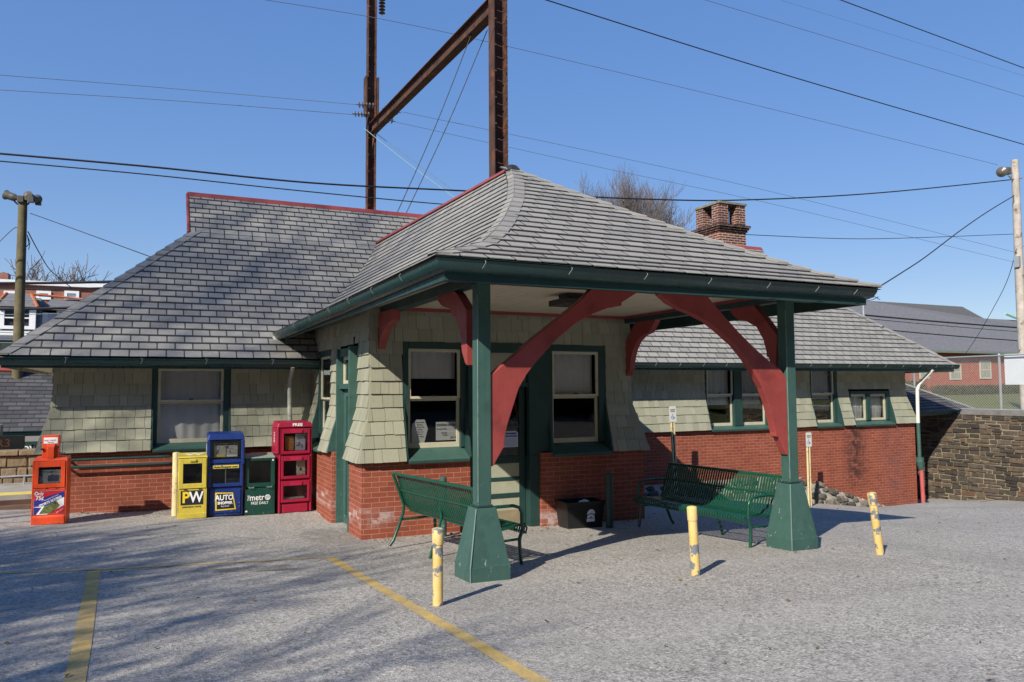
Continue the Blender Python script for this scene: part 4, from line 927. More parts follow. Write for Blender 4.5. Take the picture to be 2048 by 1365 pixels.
# ================================================================== bollards
def bollard(label, name, x, y, h, r, m, tilt=(0, 0), cap=True, group=None):
    z = gz(x, y)-.02
    t = thing(name, label, 'bollard', (x, y, z), 0, group); t.rotation_euler = (tilt[1], tilt[0], 0)
    q = MB(); hc = h-.13 if cap else h-.02
    q.lathe((0, 0, 0), [(r, -.1), (r, hc)], 24); q.build('post', m, t, smooth=True)
    if cap:
        q = MB(); q.lathe((0, 0, 0), [(r+.0045, hc-.002), (r+.005, hc), (r+.005, h-.012), (r, h-.002), (r*.5, h+.004), (.004, h+.005)], 24); q.build('cap', m, t, smooth=True)
    else:
        q = MB(); q.lathe((0, 0, 0), [(r, hc), (r*.97, h-.008), (r*.6, h), (.003, h+.002)], 24); q.build('cap', m, t, smooth=True)
    return t
g = 'yellow bollards in front of the canopy'
bollard('peeling yellow bollard nearest the left canopy post', 'bollard', 2.168, 5.99, .64, .042, m_bol1, (.0, 0), True, g)
bollard('pale yellow bollard with its lower half flaked to blue grey between the canopy posts', 'bollard', 4.82, 6.03, .68, .044, m_bol2, (-.05, 0), True, g)
bollard('yellow bollard leaning to the left beyond the right canopy post', 'bollard', 7.42, 6.07, .72, .044, m_bol3, (-.17, .02), True, g)
bollard('cream round post behind the yellow newspaper box', 'bollard', .44, 13.5, 1.03, .055, m_offwh, (0, 0), False)
g = 'green bollards under the canopy'
bollard('green bollard standing behind the left bench', 'bollard', 3.64, 9.85, .82, .048, m_green, (0, 0), False, g)
bollard('dark green bollard between the black bin and the right bench', 'bollard', 6.06, 9.5, .80, .052, m_greend, (0, 0), False, g)

# ================================================================== slatted benches
def bench(label, loc, rz, L, ref):
    t = thing('bench', label, 'bench', loc, rz, 'green slatted benches under the canopy')
    # local: x along the bench, y = depth (front at -y), z up
    prof = [(-.47, .35), (-.505, .372), (-.515, .405), (-.495, .435), (-.455, .447), (-.38, .437), (-.25, .415), (-.13, .405), (-.05, .415), (.0, .46), (.04, .56), (.085, .70), (.125, .83), (.145, .862), (.17, .87)]
    q = MB(); n = int(L/.043)
    for i in range(n):
        x = -L/2+.03+(L-.06)*i/(n-1); th = .006
        vs = []
        for (y, z) in prof: vs += [(x-.0125, y, z), (x+.0125, y, z), (x+.0125, y+.006, z-.006), (x-.0125, y+.006, z-.006)]
        fs = []
        for j in range(len(prof)-1): fs += [(j*4+k, j*4+(k+1) % 4, (j+1)*4+(k+1) % 4, (j+1)*4+k) for k in range(4)]
        q.add(vs, fs)
    q.build('slatted_seat', m_bench, t)
    for (y, z, r, nm) in ((.165, .865, .02, 'top_rail'), (.075, .655, .013, 'back_rail'), (-.475, .362, .016, 'front_rail'), (-.06, .395, .013, 'seat_rail')):
        q = MB(); q.tube([(-L/2, y, z), (L/2, y, z)], r, 8); q.build(nm, m_bench, t, smooth=True)
    for s in (-1, 1):
        x = s*(L/2-.01)
        q = MB(); q.tube([(x, .18, .86), (x, .10, .66), (x, .03, .47), (x, .04, .38), (x, .10, .22), (x, .17, .06), (x, .22, .0)], .02, 8); q.build('leg', m_bench, t, smooth=True)
        q = MB(); q.tube([(x, -.44, .40), (x, -.40, .30), (x, -.405, .15), (x, -.43, .0)], .02, 8); q.build('leg', m_bench, t, smooth=True)
        q = MB(); q.tube([(x, .06, .645), (x, -.1, .66), (x, -.32, .655), (x, -.40, .63), (x, -.43, .57), (x, -.44, .40)], .018, 8); q.tube([(x, -.42, .30), (x, .07, .30)], .014, 8); q.build('armrest', m_bench, t, smooth=True)
    q = MB(); x = 0; q.tube([(x, .05, .62), (x, .02, .45), (x, .05, .36), (x, .12, .16), (x, .17, .0)], .018, 8); q.build('leg', m_bench, t, smooth=True)
    q = MB(); q.tube([(x, -.44, .38), (x, -.40, .28), (x, -.42, .0)], .018, 8); q.build('leg', m_bench, t, smooth=True)
    return t
bench('green slatted bench by the left canopy post seen from behind', (3.05, 8.25, gz(3.05, 8.25)), rad(-90-0+9.), 1.88, 0).rotation_euler = (0, 0, rad(90+9))
bench('green slatted bench by the right canopy post seen from the front', (6.86, 8.2, gz(6.86, 8.2)), 0, 2.05, 0).rotation_euler = (0, 0, rad(-90+5))

# ================================================================== black bin
t = thing('recycling_bin', 'low black recycling bin with a white tree emblem by the front door', 'bin', (5.76, 9.83, gz(5.76, 9.8)+.005), rad(-4))
q = MB(); a, b, h = .27, .17, .37; a2, b2 = .30, .20
o8 = [(-a, -b, 0), (a, -b, 0), (a, b, 0), (-a, b, 0), (-a2, -b2, h), (a2, -b2, h), (a2, b2, h), (-a2, b2, h)]
q.add(o8, [(3, 2, 1, 0), (0, 1, 5, 4), (1, 2, 6, 5), (2, 3, 7, 6), (3, 0, 4, 7)]); i8 = [(x*.94, y*.92, z+.012*(z < .1)) for x, y, z in o8]; q.add(i8, [(0, 1, 2, 3), (4, 5, 1, 0), (5, 6, 2, 1), (6, 7, 3, 2), (7, 4, 0, 3)])
q.build('tub', m_black, t)
q = MB(); frontring(q, -a2-.012, a2+.012, 0, .01, .001, 0, .001) if False else None
q = MB()
for x0, x1, y0, y1 in ((-a2-.015, a2+.015, -b2-.015, -b2+.012), (-a2-.015, a2+.015, b2-.012, b2+.015), (-a2-.015, -a2+.012, -b2+.012, b2-.012), (a2-.012, a2+.015, -b2+.012, b2-.012)): q.box(x0, x1, y0, y1, h-.03, h+.012)
q.build('rim', m_black, t, bevel=.005)
q = MB(); y = lambda z: -b-(b2-b)*z/h-.003
def em(pts): return [(x, y(z), z) for x, z in pts]
q.poly(em([(.02, .09), (.15, .09), (.15, .135), (.02, .135)])); q.poly(em([(.025, .14), (.06, .145), (.078, .165), (.082, .20), (.05, .19), (.028, .17)])); q.poly(em([(.145, .14), (.11, .145), (.092, .165), (.088, .20), (.12, .19), (.143, .17)]))
q.poly(em([(.022, .19), (.045, .20), (.08, .215), (.12, .205), (.148, .19), (.15, .22), (.135, .25), (.105, .268), (.075, .268), (.045, .25), (.028, .225)])); q.poly(em([(.082, .14), (.09, .14), (.088, .2), (.083, .2)]))
q.build('tree_emblem', mat('pale_emblem', (.6, .63, .75), .5, .05), t)
q = MB(); q.hexa([(-.02, -.14, .30), (.09, -.12, .30), (.08, .02, .31), (-.03, .0, .31), (-.01, -.15, .36), (.10, -.12, .385), (.09, .02, .39), (-.02, 0, .37)]); q.build('crumpled_paper', m_paper, t, bevel=.01)

# ================================================================== accessible parking signs
def pk_sign(label, x, y, zt, h, tilt):
    zb = gz(x, y)-.05
    t = thing('parking_sign', label, 'sign', (x, y, zb), 0, 'white parking signs along the brick wall'); t.rotation_euler = (0, tilt, 0)
    H = zt-zb
    q = MB(); q.box(-.045, -.018, -.02, .02, 0, H-.2); q.box(.018, .045, -.02, .02, 0, H-.2); q.build('post', m_offwh, t, bevel=.003)
    q = MB(); q.box(-.018, .018, -.004, .018, 0, H-.2); q.build('channel', m_dkslot, t)
    q = MB(); n = 6; w, r = .09, .025; z0, z1 = H-.33, H; pts = []
    for cx, cz, a0 in ((w-r, z1-r, 0), (-w+r, z1-r, 90), (-w+r, z0+r, 180), (w-r, z0+r, 270)):
        pts += [(cx+r*math.cos(rad(a0+90*k/n)), -.024, cz+r*math.sin(rad(a0+90*k/n))) for k in range(n+1)]
    q.prism(pts, (0, .003, 0)); pn = q.build('panel', m_white, t)
    text('RESERVED', .034, (0, -.026, z1-.075), m_ink, pn, sx=.85); text('PARKING', .03, (0, -.026, z1-.11), m_ink, pn, sx=.85)
    q = MB(); zc = z0+.10
    q.lathe((0, -.0255, zc+.055), [(.001, 0), (.012, .0)], 10) if False else None
    q.tube([(-.01, -.0255, zc+.045), (-.005, -.0255, zc+.005), (.03, -.0255, zc+.005), (.045, -.0255, zc-.035)], .006, 5); q.tube([(-.01+.03*math.cos(a*math.pi/8+2.2), -.0255, zc-.005+.032*math.sin(a*math.pi/8+2.2)) for a in range(0, 12)], .005, 5); q.tube([(-.012, -.0255, zc+.062), (-.011, -.0255, zc+.072)], .009, 8)
    q.build('wheelchair_symbol', m_blueink, pn)
s1 = atY(1341, 812, 13.3)
pk_sign('white parking sign on a leaning cream post behind the right bench', 10.15, 13.3, 1.6, 0, -.035)
pk_sign('white parking sign on an upright cream post in front of the stone footing', 13.98, 13.3, .93, 0, 0.)

# ================================================================== notices
def notice(label, x0, x1, z0, z1, y, kind):
    t = thing('paper_notice', label, 'notice', ((x0+x1)/2, y, z0)); w = (x1-x0)/2; h = z1-z0
    if kind == 'hours':
        p = sheet(t, 'paper', m_paper, -w, w, 0, h, 0, .001); text('STATION HOURS', .045, (0, -.002, h-.045), m_ink, p, sx=.82, bold=.001)
        for k, (s, xx, z) in enumerate((('Monday-Friday', -.07, .16), ('Saturday', -.03, .105), ('Sunday', -.02, .075), ('SEPTA', .11, .035))): text(s, .026 if k < 3 else .034, (xx, -.002, z), m_ink, p)
        q = MB(); [q.box(-.02+.02*(k == 0), w-.02, -.0015, -.001, z-.002, z) for k, z in enumerate((.155, .10, .07))]; q.build('rule_lines', m_ink, p)
    elif kind == 'odd':
        q = MB(); pts = [(-w, 0, 0), (w*.55, 0, 0), (w, 0, h*.6), (w*.6, 0, h), (-w*.4, 0, h), (-w*.95, 0, h*.8)]; q.prism(pts, (0, .001, 0)); p = q.build('paper', m_paper, t)
        for k in range(7): text(('Train schedule', 'Weekdays', 'to Center City', 'and Elwyn', 'Trains every', 'half hour', 'until evening')[k], .022, (0, -.0015, h*.88-.033*k), m_ink, p)
    else:
        q = MB(); q.prism([(-w, 0, 0), (w, 0, 0), (w, 0, h-.03), (w-.03, 0, h), (-w+.03, 0, h), (-w, 0, h-.03)], (0, .001, 0)); p = q.build('paper', mat('pale_blue_sheet', (.5, .55, .75), .6, .04), t)
        q = MB(); q.box(-w+.03, w-.03, -.0012, -.0004, h-.05, h-.025); q.box(-w+.012, w-.012, -.0012, -.0004, h-.085, h-.066); [q.box(-w+.02+k*.05, -w+.022+k*.05, -.0012, -.0004, .02, h-.09) for k in range(1, 5)]; [q.box(-w+.015, w-.015, -.0012, -.0004, .02+k*.02, .0215+k*.02) for k in range(6)]; q.build('blue_table', m_blueink, p)
notice('white station hours notice taped inside the left porch window', 3.72, 4.03, 1.26, 1.52, YF+.213, 'hours')
notice('torn white schedule sheet behind the left porch window glass', 3.36, 3.60, 1.23, 1.56, YF+.213, 'odd')
notice('pale blue timetable taped inside the front door glass', 4.72, 5.02, 1.12, 1.36, YF+.215, 'table')

# ================================================================== stone walls
def ashlar(q, fn, u0, u1, z0f, z1, seed, rh=(.09, .19), lw=(.2, .55), gap=.014, dep=.06, jit=.012):
    rr = random.Random(seed); z = z1
    while True:
        h = rr.uniform(*rh); zb = z-h; u = u0-rr.uniform(0, .3)
        lowest = True
        while u < u1:
            w = rr.uniform(*lw); a, b = max(u, u0), min(u+w, u1); u += w
            if b-a < .05: continue
            if z < z0f((a+b)/2)-.05: continue
            lowest = False
            sub = [(zb, z)] if rr.random() > .16 or h < .13 else [(zb, zb+h*.5), (zb+h*.5, z)]
            for (c, d) in sub:
                J = lambda: rr.uniform(-jit, jit); d0 = -.014-rr.uniform(.0, .03)
                q.hexa([fn(a+gap/2+J(), d0+J()*.45, c+gap/2+J()), fn(b-gap/2+J(), d0+J()*.45, c+gap/2+J()), fn(b-gap/2, dep, c+gap/2), fn(a+gap/2, dep, c+gap/2),
                        fn(a+gap/2+J(), d0+J()*.45, d-gap/2+J()), fn(b-gap/2+J(), d0+J()*.45, d-gap/2+J()), fn(b-gap/2, dep, d-gap/2), fn(a+gap/2, dep, d-gap/2)])
        z = zb
        if lowest or z < -2.2: break
t = thing('stone_wall', 'tall dark coursed stone retaining wall with a concrete coping at the right', 'wall', (21.4, 12, 0))
fnR = lambda u, d, z: (d, u-12, z)
q = MB(); ashlar(q, fnR, 4, 20, lambda u: gz(21.3, u)-.1, 1.16, 5, (.085, .165), (.16, .46), .022, .06, .014); o = q.build('stonework', m_stone, t, bevel=.012, seg=2)
q = MB(); q.box(-.004, .5, -8, 8, -2.4, 1.16); q.build('mortar_core', m_mortard, t)
q = MB(); q.box(-.03, .5, -8, 2.6, 1.165, 1.30); q.build('coping', m_ashlar, t, bevel=.012)
t = thing('rubble_footing', 'low footing of grey fieldstones and pale mortar along the right brick wall', 'wall', (0, 0, 0))
rr = random.Random(9); q = MB(); mo = MB(); X0_, X1_ = 7.4, 18.3
def rtop(x): return -.15 if x < 14 else -.15 - (x-14)*(1.24/4.3)
N = 60
for i in range(N):
    x0 = X0_+(X1_-X0_)*i/N; x1 = X0_+(X1_-X0_)*(i+1)/N
    a, b = rtop(x0), rtop(x1); g0, g1 = gz(x0, 13.85)-.1, gz(x1, 13.85)-.1
    mo.hexa([(x0, 13.78, g0), (x1, 13.78, g1), (x1, 14.098, g1), (x0, 14.098, g0), (x0, 13.9, max(a-.05, g0+.03)), (x1, 13.9, max(b-.05, g1+.03)), (x1, 14.098, max(a, g0+.04)), (x0, 14.098, max(b, g1+.04))])
mo.build('mortar_bed', m_mortar, t)
x = X0_
while x < X1_-.1:
    top = rtop(x); g0 = gz(x, 13.8); z = g0+.04
    while z < top+.02:
        r = rr.uniform(.06, .15); r = min(r, max(.05, (top-g0)*.6)); cx = x+rr.uniform(-.12, .12); f = (z-g0)/max(.05, top-g0); cy = 13.80+.11*f+rr.uniform(-.02, .02)
        bm = __import__('bmesh').new(); __import__('bmesh').ops.create_icosphere(bm, subdivisions=1, radius=1)
        sx_, sy_, sz_ = r*rr.uniform(.9, 1.5), r*.6, r*rr.uniform(.6, .9); ang = rr.uniform(-.4, .4)
        vs = []
        for vv in bm.verts:
            p = Vector((max(-.75, min(.75, vv.co.x)), max(-.7, min(.7, vv.co.y)), max(-.72, min(.72, vv.co.z))))*1.25
            p = Vector((p.x*sx_*rr.uniform(.85, 1.1), p.y*sy_, p.z*sz_*rr.uniform(.85, 1.1))); p = Matrix.Rotation(ang, 3, 'Y') @ p
            vs.append((cx+p.x, cy+p.y, z+p.z))
        q.add(vs, [tuple(v_.index for v_ in f_.verts) for f_ in bm.faces]); bm.free()
        z += sz_*2.1
    x += rr.uniform(.13, .24)
tag(q.build('fieldstones', m_rub, t, bevel=.008, seg=1), kind='stuff')
# low stone wall behind the far platform
t = thing('stone_wall', 'low tan fieldstone wall with a rough coping beyond the track', 'wall', (-1.7, 20.4, 0))
fnL = lambda u, d, z: (u, d, z)
q = MB(); ashlar(q, fnL, -9, 2, lambda u: -.1, .56, 15, (.13, .26), (.18, .42), .02, .08, .02); q.build('stonework', m_tan, t, bevel=.02, seg=2)
q = MB(); q.box(-9, 2, .03, .4, -.3, .56); q.build('mortar_core', m_mortar, t)
q = MB(); u = -9.
rr = random.Random(4)
while u < 2:
    w_ = rr.uniform(.5, 1.); q.box(u+.008, u+w_-.008, -.09, .42, .565, .66+rr.uniform(0, .03)); u += w_
q.build('coping', m_tan, t, bevel=.02)
t = thing('handrail', 'thin grey handrail in front of the low stone wall across the track', 'railing', (-1.9, 19.9, -.05))
q = MB(); q.tube([(-8, 0, .2), (.3, 0, .2)], .018, 8); q.build('rail', m_galv, t); 
for x in (-6, -3, -.5):
    q = MB(); q.tube([(x, 0, 0), (x, 0, .2)], .016, 8); q.build('post', m_galv, t)
for Y, lab in ((16.35, 'rusty near rail of the railway track'), (17.4, 'rusty far rail of the railway track')):
    q = MB(); q.prism([(-40, Y-.05, -.2), (-40, Y+.05, -.2), (-40, Y+.03, -.07), (-40, Y-.03, -.07)], (38.2, 0, 0)); tag(q.build('rail', m_rust), lab, 'rail', 'rails of the track')
q = MB(); q.box(-30, -1.75, 15.72, 15.94, -.3, .02); tag(q.build('timber_curb', m_timber), 'long brown timber edging between the lot and the track', 'timber')
# far platform shelter and its signs
t = thing('platform_shelter', 'small slate roofed shelter on the far platform behind the station corner', 'shelter', (0, 0, 0))
e0, e1 = atY(-60, 866, 22.0), atY(112, 862, 22.0); r0_, r1_ = atY(-60, 742, 24.2), atY(130, 746, 24.2)
q = MB(); slates(q, lambda s: lerp(e0, r0_, s), lambda s: lerp(e1, r1_, s), (1, 0, 0), 15, w=.3, seed=41); rf = q.build('roof', [m_slateshade, m_joint], t)  # tree shade on this roof is put into its slate colour
q = MB(); q.quad(e0-Vector((0, 0, .03)), e1-Vector((0, 0, .03)), r1_-Vector((0, 0, .03)), r0_-Vector((0, 0, .03))); q.quad(r0_, r1_, r1_+Vector((0, 2.2, -1.4)), r0_+Vector((0, 2.2, -1.4))); q.build('roof_deck', m_dark, rf)
q = MB(); q.tube([r0_+Vector((0, 0, .03)), r1_+Vector((0, 0, .03))], .07, 6); q.build('ridge_cap', m_ridge, rf)
q = MB(); sweep(q, [e0+Vector((0, -.04, 0)), e1+Vector((0, -.04, 0))], GP); q.build('gutter', m_gutter, t)
for xx in (e0.x+.3, e1.x-.3):
    q = MB(); q.box(xx-.06, xx+.06, 22.3, 22.42, -.1, 1.05); q.build('post', m_greend, t)
pA, pB = atY(-30, 873, 21.6), atY(48, 902, 21.6)
t = thing('departure_sign', 'black electronic sign with dim red characters under the shelter eave', 'sign', (pB.x, 21.6, pB.z))
q = MB(); q.box(-1.1, 0, 0, .12, 0, pA.z-pB.z); q.build('housing', m_black, t, bevel=.01); text('R3', .27, (-.42, -.003, (pA.z-pB.z)*.5), m_signal, t, ext=.002)
q = MB(); q.box(-.5, -.45, .05, .1, pA.z-pB.z, pA.z-pB.z+.25); q.build('bracket', m_iron, t)
pA, pB = atY(10, 885, 22.1), atY(110, 904, 22.1)
t = thing('station_name_sign', 'dark green name board with white letters reading down beside the black sign', 'sign', (pB.x, 22.1, pB.z))
q = MB(); q.box(-1.5, .1, 0, .05, 0, pA.z-pB.z); q.build('board', m_greend, t, bevel=.005); text('down', .27, (atY(61, 894, 22.1).x-pB.x, -.003, .12), m_wht, t, bold=.004)
for xx in (-1.4, 0.):
    q = MB(); q.box(xx-.03, xx+.03, .051, .1, -.9, .25); q.build('post', m_greend, t)

# ================================================================== chain-link fence, pole and light
t = thing('chain_link_fence', 'galvanised chain link fence on top of the stone wall', 'fence', (21.68, 12, 1.30))
H_ = 1.52
q = MB()
Y0_, Y1_ = -5., 9.; sp = .075
k = 0; y = Y0_-H_
while y < Y1_:
    for sgn in (1, -1):
        a0, a1 = y, y+H_; z0, z1 = (0, H_) if sgn > 0 else (H_, 0)
        if a0 < Y0_: z0 = z0+(z1-z0)*(Y0_-a0)/H_; a0 = Y0_
        if a1 > Y1_: z1 = z0+(z1-z0)*(Y1_-a0)/max(1e-6, (a1-a0)); a1 = Y1_
        if a1-a0 > .03: q.tube([(.003*sgn, a0, z0), (.003*sgn, a1, z1)], .0022, 4, caps=False)
    y += sp
q.build('chain_link_mesh', m_galv, t)
for z in (H_+.03, .02):
    q = MB(); q.tube([(.03, Y0_, z), (.03, Y1_, z)], .024, 8); q.build('rail', m_galv, t, smooth=True)
for y in (-4.6, -2.0, .62+1.0, 4.3, 7.2):
    q = MB(); q.tube([(.05, y, -.1), (.05, y, H_+.05)], .032, 10); q.lathe((.05, y, H_+.05), [(.036, 0), (.034, .02), (.01, .04)], 10); q.build('post', m_galv, t, smooth=True)
pw0 = atX(2010, 709, 21.85); pw1 = atX(2010, 770, 21.85)
q = MB(); q.box(21.80, 21.815, pw0.y-1.5, pw0.y, pw1.z, pw0.z); tag(q.build('fence_sign_panel', m_wb, bevel=.003), 'blank white board hung on the back of the chain link fence', 'board')

# wind-blown leaves and grit along the walls and over the lot
rr = random.Random(61); q = MB()
for k in range(520):
    c_ = rr.random()
    if c_ < .3: x, y = rr.uniform(-1.2, 2.5), 14.05-abs(rr.gauss(0, .25))
    elif c_ < .5: x, y = rr.uniform(2.7, 7), 10.1-abs(rr.gauss(0, .3))
    elif c_ < .6: x, y = rr.uniform(8, 18), 13.7-abs(rr.gauss(0, .3))
    else: x, y = rr.uniform(-3, 14), rr.uniform(2.5, 12.5)
    if y > 10.1 and 2.5 < x < 7.2: continue
    s_ = rr.uniform(.010, .032); a = rr.uniform(0, 6.28); z = gz_grid(x, y)+.008; ca, sa = math.cos(a)*s_, math.sin(a)*s_; b_ = rr.uniform(.3, .6)
    q.poly([(x-ca, y-sa, z), (x+sa*b_, y-ca*b_, z+s_*.5), (x+ca, y+sa, z+s_*.2), (x-sa*b_, y+ca*b_, z+s_*rr.uniform(.1, .5))])
tag(q.build('leaf_litter', mat('dead_leaf', (.16, .10, .05), .8, .4, 3, island=.4)), 'scattered dead leaves and grit on the asphalt', kind='stuff')

# ================================================================== poles and flood lights
def flood(par, p, aim, m=m_lampbody, s=.8):
    p = Vector(p); d = Vector(aim).normalized()
    q = MB(); q.tube([p-d*.22*s, p-d*.1*s, p-d*.05*s, p+d*.12*s, p+d*.2*s, p+d*.22*s], [x*s for x in (.04, .12, .13, .13, .17, .17)], 12); o = q.build('flood_light', m, par, smooth=True)
    q = MB(); q.tube([p+d*.221*s, p+d*.29*s], [.165*s, .05*s], 12); q.build('lens', m_wornw, o)
    q = MB(); b = p-d*.3*s; q.box(b.x-.09*s, b.x+.09*s, b.y-.09*s, b.y+.09*s, b.z-.1*s, b.z+.12*s); q.build('ballast_box', m, o, bevel=.01)
YP = 24.; b0 = atY(37, 700, YP); b1 = atY(46, 400, YP)
t = thing('utility_pole', 'greenish wooden pole with flood lights on top behind the left roof', 'pole', (b0.x, YP, -.3), 0, 'wooden utility poles')
q = MB(); top = Vector((b1.x-b0.x, 0, b1.z+.3)); q.tube([(0, 0, 0), top*.5, top], [.135, .125, .105], 14); q.build('pole_shaft', m_pole, t, smooth=True)
def off_(px, py, Y, o): p = atY(px, py, Y); return Vector((p.x-o[0], Y-o[1], p.z-o[2]))
OL = (b0.x, YP, -.3)
q = MB(); a = off_(40, 410, YP, OL); q.tube([off_(28, 392, YP, OL), off_(28, 402, YP, OL), off_(34, 408, YP, OL), a, off_(56, 409, YP, OL), off_(62, 400, YP, OL)], .022, 8); q.build('lamp_arm', m_iron, t)
flood(t, off_(24, 394, YP, OL), (-.7, .3, .25)); flood(t, off_(64, 397, YP, OL), (-.5, -.8, .2)); flood(t, off_(70, 399, YP, OL), (.3, .8, .3), s=.7)
q = MB(); q.tube([off_(55, 473, YP, OL), off_(58, 488, YP, OL), off_(53, 494, YP, OL)], .012, 6); q.tube([off_(53, 500, YP, OL)+Vector((.05, 0, 0))] + [off_(60, 485, YP, OL), off_(54, 470, YP, OL)], .01, 6); q.build('cable_loop', m_iron, t)
YQ = 17.5; b0 = atY(2050, 800, YQ); b1 = atY(2051, 325, YQ)
t = thing('utility_pole', 'bleached wooden pole with one flood light at the right edge behind the fence', 'pole', (b0.x+.02, YQ, 1.0), 0, 'wooden utility poles')
OR = (b0.x+.02, YQ, 1.0)
q = MB(); H_ = b1.z-1.0; q.tube([(0, 0, 0), (.0, 0, H_*.5), (.06, 0, H_)], [.165, .15, .125], 14); q.build('pole_shaft', m_polel, t, smooth=True)
q = MB(); q.tube([off_(2018, 352, YQ, OR), off_(2023, 358, YQ, OR), off_(2035, 358, YQ, OR), off_(2044, 356, YQ, OR)], .03, 8); q.build('lamp_arm', m_galv, t)
flood(t, off_(2008, 344, YQ, OR), (-1, -.25, -.22), s=1.15)
q = MB(); q.tube([off_(2037, 338, YQ, OR), off_(2039, 700, YQ, OR)], .02, 8); q.build('conduit', m_galv, t)
q = MB(); c = off_(2033, 524, YQ, OR); q.box(c.x-.08, c.x+.06, -.12, .06, c.z-.22, c.z+.2); q.build('terminal_box', m_galv, t, bevel=.01)
q = MB(); q.tube([off_(2032, 508, YQ, OR), off_(2034, 498, YQ, OR), off_(2046, 493, YQ, OR)], .02, 6); q.tube([off_(2027, 390, YQ, OR), off_(2028, 404, YQ, OR), off_(2036, 410, YQ, OR)], .012, 6); q.build('cable_loop', m_iron, t)
q = MB(); c = off_(2047, 335, YQ, OR); [q.lathe((c.x, c.y-.14, c.z-.1+k*.09), [(.05, 0), (.09, .02), (.09, .04), (.05, .07)], 12) for k in range(4)]; q.build('insulator', mat('brown_glaze', (.035, .02, .03), .25, .1), t, smooth=True)
YM2 = 21.6; a = atY(1727, 660, YM2); b = atY(1726, 588, YM2)
t = thing('service_mast', 'slim grey pipe mast with loose wires rising behind the right roof', 'mast', (a.x, YM2, 1.))
q = MB(); q.tube([(0, 0, 0), (b.x-a.x, 0, b.z-1)], .05, 8); q.build('pipe', m_galv, t, smooth=True)
OM = (a.x, YM2, 1.)
q = MB(); q.tube([off_(1728, 592, YM2, OM), off_(1734, 602, YM2, OM), off_(1745, 600, YM2, OM), off_(1757, 594, YM2, OM)], .014, 6); q.tube([off_(1735, 598, YM2, OM), off_(1750, 594, YM2, OM), off_(1760, 600, YM2, OM)], .014, 6); q.build('loose_wires', m_iron, t)

# ================================================================== catenary gantry
GXc, GYn, GYf = 10.48, 23., 39.4
t = thing('catenary_gantry', 'rusty steel railway gantry of two columns and a cross beam rising behind the roof', 'gantry', (GXc, GYn, -.3))
def hcol(y, w, h, nm, lab=None):
    q = MB(); f = .03
    q.box(-w/2, -w/2+f, y-w*.45, y+w*.45, 0, h); q.box(w/2-f, w/2, y-w*.45, y+w*.45, 0, h); q.box(-w/2+f, w/2-f, y+w*.1, y+w*.14, 0, h)
    for k in range(int(h/.9)):
        for sx_ in (-1, 1): q.box(sx_*(w/2-.06)-.03, sx_*(w/2-.06)+.03, y-w*.45-.012, y-w*.45-.001, .3+k*.9, .36+k*.9)
    return q.build(nm, m_rust, t)
c1 = hcol(0, .5, 18.5, 'column'); c2 = hcol(GYf-GYn, .46, 26., 'column')
q = MB(); q.box(-.36, -.262, GYf-GYn-.26, GYf-GYn+.26, 16.9, 19.0); q.box(.262, .36, GYf-GYn-.26, GYf-GYn+.26, 16.9, 19.0); q.build('splice_plate', m_rust, c2, bevel=.02)
q = MB(); y0, y1 = .3, GYf-GYn-.24; z0, z1 = 15.45, 16.12
def beam_pt(x, y, dz): return (x, y, z0+(z1-z0)*(y-y0)/(y1-y0)+dz)
for x0, x1, d0, d1 in ((-.18, .18, .26, .29), (-.18, .18, -.29, -.26), (-.015, .015, -.26, .26)):
    q.hexa([beam_pt(x0, y0, d0), beam_pt(x1, y0, d0), beam_pt(x1, y1, d0), beam_pt(x0, y1, d0), beam_pt(x0, y0, d1), beam_pt(x1, y0, d1), beam_pt(x1, y1, d1), beam_pt(x0, y1, d1)])
q.build('cross_beam', m_rust, t)
q = MB(); q.tube([(-.15, -.26, 0), (.0, -.30, -.05), (.2, -.32, 0), (.24, -.26, .05)], .014, 5); rg = q.build('rung', m_rust, c1); rg.location.z = .6
for k in range(1, 44):
    r2 = rg.copy(); C.objects.link(r2); r2.parent = c1; r2.location.z = .6+k*.4
q = MB(); p = beam_pt(0, y1-.1, -.34); q.prism([(-.02, p[1], p[2]), (-.02, p[1]-.7, p[2]), (-.02, p[1], p[2]-.8)], (.04, 0, 0)); q.build('gusset', m_rust, t)
def insul(p, d, n, r=.11, L=.14):
    p = Vector(p); d = Vector(d).normalized(); q = MB()
    for k in range(n):
        c = p+d*L*k; q.tube([c, c+d*.03, c+d*.05, c+d*.09], [.03, r, r*.9, .03], 10)
    q.tube([p-d*.1, p+d*(L*n+.05)], .02, 6); return q.build('insulator', mat('brown_porcelain', (.05, .035, .035), .3, .2) if 'brown_porcelain' not in bpy.data.materials else bpy.data.materials['brown_porcelain'], t)
O = (GXc, GYn, -.3)
def on(px, py, Y): p = atY(px, py, Y); return Vector((p.x-O[0], Y-O[1], p.z-O[2]))
for (px, py, Y, s) in ((738, 230, 39.0, -1), (747, 212, 37.5, -1), (768, 218, 37.5, 1), (758, 236, 39.0, 1)): insul(on(px, py, Y), (s*1., .0, -.09), 5, .16, .17)
hi_ = on(764, 28, 34.); insul(hi_, (0, 0, 1), 8, .16, .16)

